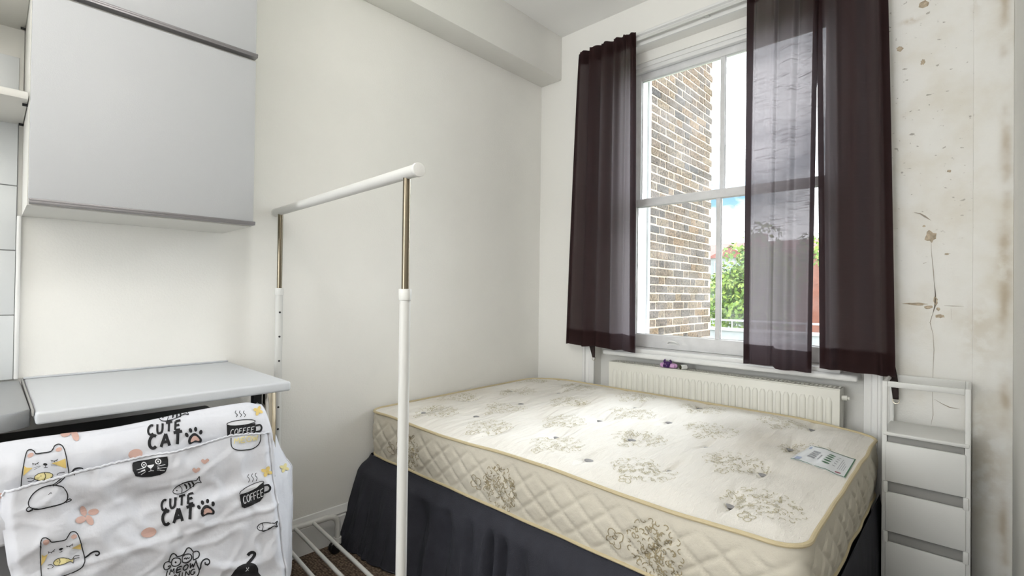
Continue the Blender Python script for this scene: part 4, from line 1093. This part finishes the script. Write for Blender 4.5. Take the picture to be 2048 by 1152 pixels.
lab_patch(g, .39, .415, .35, .62)
for k in range(5): lab_patch(g, .70, .75, .30 + .115 * k, .325 + .115 * k)
for k in range(4): lab_patch(g, .80 + .035 * k, .808 + .035 * k, .25, .78 - .09 * k)
build('label_print', g, M_grey, lc, normals=False)
g = G(); lab_patch(g, .80, .90, .08, .13); build('label_stamp', g, M_red, lc, normals=False)
g = G(); lab_patch(g, .05, .15, .06, .22); lab_patch(g, .06, .11, .78, .90); build('label_logo', g, M_bluel, lc, normals=False)

# ------------------------------------------------------------------ radiator
rd = thing('radiator', (1.178, 0, .28), 'white panel radiator under the window', 'radiator')
RX0, RX1, RZ0, RZ1 = .601, 1.755, .27, .774
bx('front_panel', M_rad, rd, RX0, RX1, -.055, -.040, RZ0, RZ1 - .004, bev=.004)
bx('rear_panel', M_rad, rd, RX0 + .01, RX1 - .01, .020, .034, RZ0, RZ1 - .01, bev=.004)
g = G(); NR = 33; pitch = (RX1 - RX0 - .05) / NR; rib0 = None
for k in range(NR):
    x = RX0 + .025 + pitch * (k + .5)
    if rib0 is None:
        w = pitch * .40; g = G(); pts = []
        def ribf(u, v, w=w):
            z = RZ0 + .035 + (RZ1 - .040 - RZ0 - .035) * v; e = sm(0, .022, v) * (1 - sm(.978, 1, v)); a = math.pi * u
            return (-math.cos(a) * w * (.5 + .5 * e), -.0546 - .0090 * math.sin(a) * e, z)
        rib0 = build('rib', G().grid(ribf, 8, 24), M_rad, rd, smooth=True, ang=180); rib0.location = (x, 0, 0)
    else:
        c = rib0.copy(); COL.objects.link(c); c.location = (x, 0, 0)
for x in (RX0, RX1 - .006): bx('side_grille', M_rad, rd, x, x + .006, -.052, .036, RZ0 + .02, RZ1, bev=.002)
g = G(); g.box(RX0, RX1, -.055, -.030, RZ1 - .004, RZ1); g.box(RX0, RX1, .020, .036, RZ1 - .004, RZ1)
NS = 64
for k in range(NS + 1): x = RX0 + (RX1 - RX0 - .006) * k / NS; g.box(x, x + .007, -.030, .020, RZ1 - .004, RZ1)
g.box(RX0, RX1, -.007, -.001, RZ1 - .004, RZ1)
build('top_grille', g, M_rad, rd)
g = G(); g.box(RX0 + .01, RX1 - .01, -.038, .018, RZ0 + .05, RZ1 - .05); build('convector_fins', g, M_dark, rd)
g = G(); g.tube([(RX1 + .002, -.025, .735), (RX1 + .022, -.025, .735)], .011, 12); g.tube([(RX1 + .02, -.025, .735), (RX1 + .03, -.025, .735)], .006, 8); build('vent_plug', g, M_rad, rd, smooth=True)
g = G(); g.tube([(RX1 + .0, -.01, .31), (RX1 + .05, -.01, .31), (RX1 + .05, -.01, 0)], .0075, 10); build('pipe', g, M_white, rd, smooth=True)

rd.location.y -= .014
# hair clip and white stub on the radiator top
hp_ = at_y(1339, 736, -.030); hz = RZ1 + .001
hcl = thing('hair_clip', (hp_.x, -.040, hz), 'purple claw hair clip with a lilac ruffle on top of the radiator', 'hair clip')
g = G()
def ruf(u, v):
    a = 2 * math.pi * u; b = 2 * math.pi * v; rr_ = .028 * (1 + .10 * math.sin(9 * a)); t = .0105 * (1 + .25 * math.sin(7 * a + 1))
    return (hp_.x + (rr_ + t * math.cos(b)) * math.cos(a) * 1.15, -.042 + (rr_ + t * math.cos(b)) * math.sin(a) * .60, hz + .0125 + t * math.sin(b) * .95)
build('ruffle', G().grid(ruf, 60, 14), M_lil, hcl, smooth=True, ang=180, weld=True)
g = G(); c = Vector((hp_.x, -.050, hz))
g.ball(c + Vector((0, 0, .020)), .018, 14, 8, (1.15, .8, .8))
for s_ in (-1, 1):
    g.tube([c + Vector((s_ * .014, 0, .02)), c + Vector((s_ * .019, -.003, .036)), c + Vector((s_ * .013, -.006, .044))], .006, 8, rs=[.007, .0065, .0045])
    for k in range(3): g.tube([c + Vector((s_ * (.004 + .006 * k), -.010, .022)), c + Vector((s_ * (.004 + .006 * k), -.020, .012)), c + Vector((s_ * (.003 + .005 * k), -.022, .004))], .0028, 6)
build('claw', g, M_pur, hcl, smooth=True)
ck = at_y(1371, 737, -.032); stub = thing('white_tube', (ck.x, -.048, hz), 'short white tube with a dark open end on top of the radiator', 'tube')
d = Vector((-.55, -.80, 0)).normalized(); a = Vector((ck.x + .006, -.036, hz + .0125)); b = a + d * .034
build('tube_wall', G().tube([a, b], .0125, 20), M_plas, stub, bev=.002, smooth=True)
build('tube_end', G().tube([b + d * .0002, b + d * .001], .0112, 20), mat('dark_olive', (.035, .035, .012), .6), stub)

# ------------------------------------------------------------------ curtains
rl = thing('curtain_rail', (1.13, -.05, 2.63), 'thin white curtain rail along the window head', 'curtain rail')
build('track', G().box(.36, 1.93, -.058, -.050, 2.628, 2.646), M_white, rl, bev=.003)
for x in (.42, 1.15, 1.87): build('bracket', G().box(x - .012, x + .012, -.051, -.010, 2.632, 2.642), M_white, rl, bev=.002)
for x in (.360, 1.93): build('rail_end', G().ball((x, -.053, 2.637), .009, 10, 8), M_white, rl, smooth=True)
def curtain(label, xt, xb, zt_, zb, folds, Y0=-.085, nu=220, nv=70, seed=1, zbf=None, hem=.095, flat=None):
    t = thing('curtain', ((xt[0] + xt[1]) / 2, Y0, zb), label, 'curtain')
    def fn(u, v, off=0):
        z1 = zb + (zbf(u) if zbf else 0); z = zt_ + (z1 - zt_) * v
        wv = v ** .8
        x0 = xt[0] + (xb[0] - xt[0]) * wv; x1 = xt[1] + (xb[1] - xt[1]) * wv
        uu = u + .022 * math.sin(2 * math.pi * folds * u * 1.0 + 1.1 + .5 * v) * sm(0, .1, u) * (1 - sm(.9, 1, u))
        ph = 2 * math.pi * folds * u + 1.6 * noise.noise((u * 4, v * .9, seed)) + seed
        A = .020 * (1 - .40 * v) * (1 + .5 * noise.noise((u * 5, v, seed + 3)))
        if flat: A *= 1 - .8 * sm(flat[0] - .03, flat[0] + .03, u) * (1 - sm(flat[1] - .03, flat[1] + .03, u))
        y = Y0 + A * math.sin(ph) + .003 * math.sin(2.3 * ph + v * 3) * (1 - .6 * v)
        if v < .06: y += .006 * math.sin(ph * 3) * (1 - v / .06)
        if v < .02: z += .004 * math.sin(ph * 1.0 + .6) + .005 * noise.noise((u * 14, 0, seed))
        return Vector((x0 + (x1 - x0) * uu, min(y, -.062), z)) + Vector((0, off, 0))
    sh_ = build('curtain_sheet', G().grid(fn, nu, nv), M_curt, t, smooth=True, ang=180)
    hv = 1 - hem / (zt_ - zb)
    build('hem', G().grid(lambda u, v: fn(u, hv + (1 - hv) * v, .003), nu, 8), M_curt, t, smooth=True, ang=180)
    hv2 = .085 / (zt_ - zb)
    build('heading', G().grid(lambda u, v: fn(u, hv2 * v, .003), nu, 8), M_curt, t, smooth=True, ang=180)
    for e in (0, 1):
        w = .022 / max(.2, abs(xt[1] - xt[0])); build('side_hem', G().grid(lambda u, v: fn(e + (w * u if e == 0 else -w * u), .01 + v * .98, .0025), 4, nv), M_curt, t, smooth=True, ang=180)
    return t
curtain('short dark brown curtain left of the window glass', (.357, .757), (.290, .776), 2.672, .853, 5, seed=1, flat=(.77, .96), zbf=lambda u: .006 * math.sin(u * 17) - .008 * sm(.7, .75, u))
curtain('backlit sheer brown curtain hanging in front of the right panes', (1.372, 1.672), (1.366, 1.650), 2.672, .846, 3.2, seed=5, flat=(.12, .42), zbf=lambda u: -.012 * sm(.45, .5, u))
curtain('opaque looking brown curtain right of the glass against the wall', (1.652, 1.905), (1.680, 1.945), 2.672, .858, 2.6, seed=9, zbf=lambda u: -.006 * u)
def tieback(x0, z0, x1, z1, label, w0=.075):
    t = thing('curtain_tieback', ((x0 + x1) / 2, -.047, z1), label, 'tieback')
    def fn(u, v):
        w = w0 * (1 - v) + .018 * v; x = x0 + (x1 - x0) * v + (u - .5) * w + .006 * math.sin(v * 3); return (x, -.044 - .004 * math.sin(u * 3.1), z0 + (z1 - z0) * v)
    build('strap', G().grid(fn, 8, 16), M_tie, t, smooth=True, ang=180, solid=.003)
    g = G(); c = Vector((x1 + .002, -.045, z1 - .006)); g.tube([c + Vector((.011 * math.cos(a), .003 * math.sin(a), .011 * math.sin(a))) for a in [2 * math.pi * k / 20 for k in range(21)]], .0016, 6, cap=False)
    build('ring', g, M_steel, t, smooth=True)
tieback(.437, .95, .478, .782, 'brown tieback strap with a ring hanging below the left curtain')
tieback(1.915, .93, 1.942, .758, 'brown tieback strap with a ring hanging at the drawer tower', .035)

# ------------------------------------------------------------------ drawer tower
dt = thing('drawer_tower', (2.045, -.15, 0), 'narrow white plastic drawer tower with an open top beside the bed', 'drawers')
DX0, DX1, DY0, DY1 = 1.921, 2.168, -.262, -.028
for x in (DX0, DX1 - .016):
    for y in (DY0, DY1 - .014):
        bx('corner_post', M_plas, dt, x, x + .016, y, y + .014, .0, .858, bev=.003)
for y in (DY0, DY1 - .010): bx('top_rim', M_plas, dt, DX0 + .016, DX1 - .016, y + .001, y + .010, .836 if y == DY0 else .824, .858, bev=.003)
for x in (DX0, DX1 - .008): bx('side_rim', M_plas, dt, x, x + .008, DY0 + .014, DY1 - .014, .840, .856, bev=.002)
for x in (DX0 + .002, DX1 - .006): bx('side_panel', M_plas, dt, x, x + .004, DY0 + .014, DY1 - .014, .03, .664, bev=.001)
bx('back_panel', M_plas, dt, DX0 + .016, DX1 - .016, DY1 - .008, DY1 - .004, .03, .664, bev=.001)
bx('shelf', M_plas, dt, DX0 + .004, DX1 - .004, DY0 - .004, DY1 - .004, .655, .668, bev=.003)
bx('base', M_plas, dt, DX0 + .004, DX1 - .004, DY0 + .006, DY1 - .004, .02, .05, bev=.003)
for k in range(3):
    zt_ = .631 - .186 * k; d_ = thing('x', (0, 0, 0), None, None) if False else None
    dr = bx('drawer', M_plas, dt, DX0 + .012, DX1 - .012, DY0 - .006, DY0 + .006, zt_ - .147, zt_, bev=.004)
    build('drawer_box', G().box(DX0 + .017, DX1 - .017, DY0 + .006, DY1 - .012, zt_ - .14, zt_ - .012), M_plas2, dr)
    bx('finger_recess', M_plas2, dr, DX0 + .017, DX1 - .017, DY0 + .010, DY0 + .016, zt_ - .005, zt_ + .036, bev=.001)
    bx('cross_rail', M_plas, dt, DX0 + .005, DX0 + .020, DY0 - .007, DY0 + .010, zt_ - .190, zt_ - .147, bev=.003); bx('cross_rail', M_plas, dt, DX1 - .020, DX1 - .005, DY0 - .007, DY0 + .010, zt_ - .190, zt_ - .147, bev=.003)
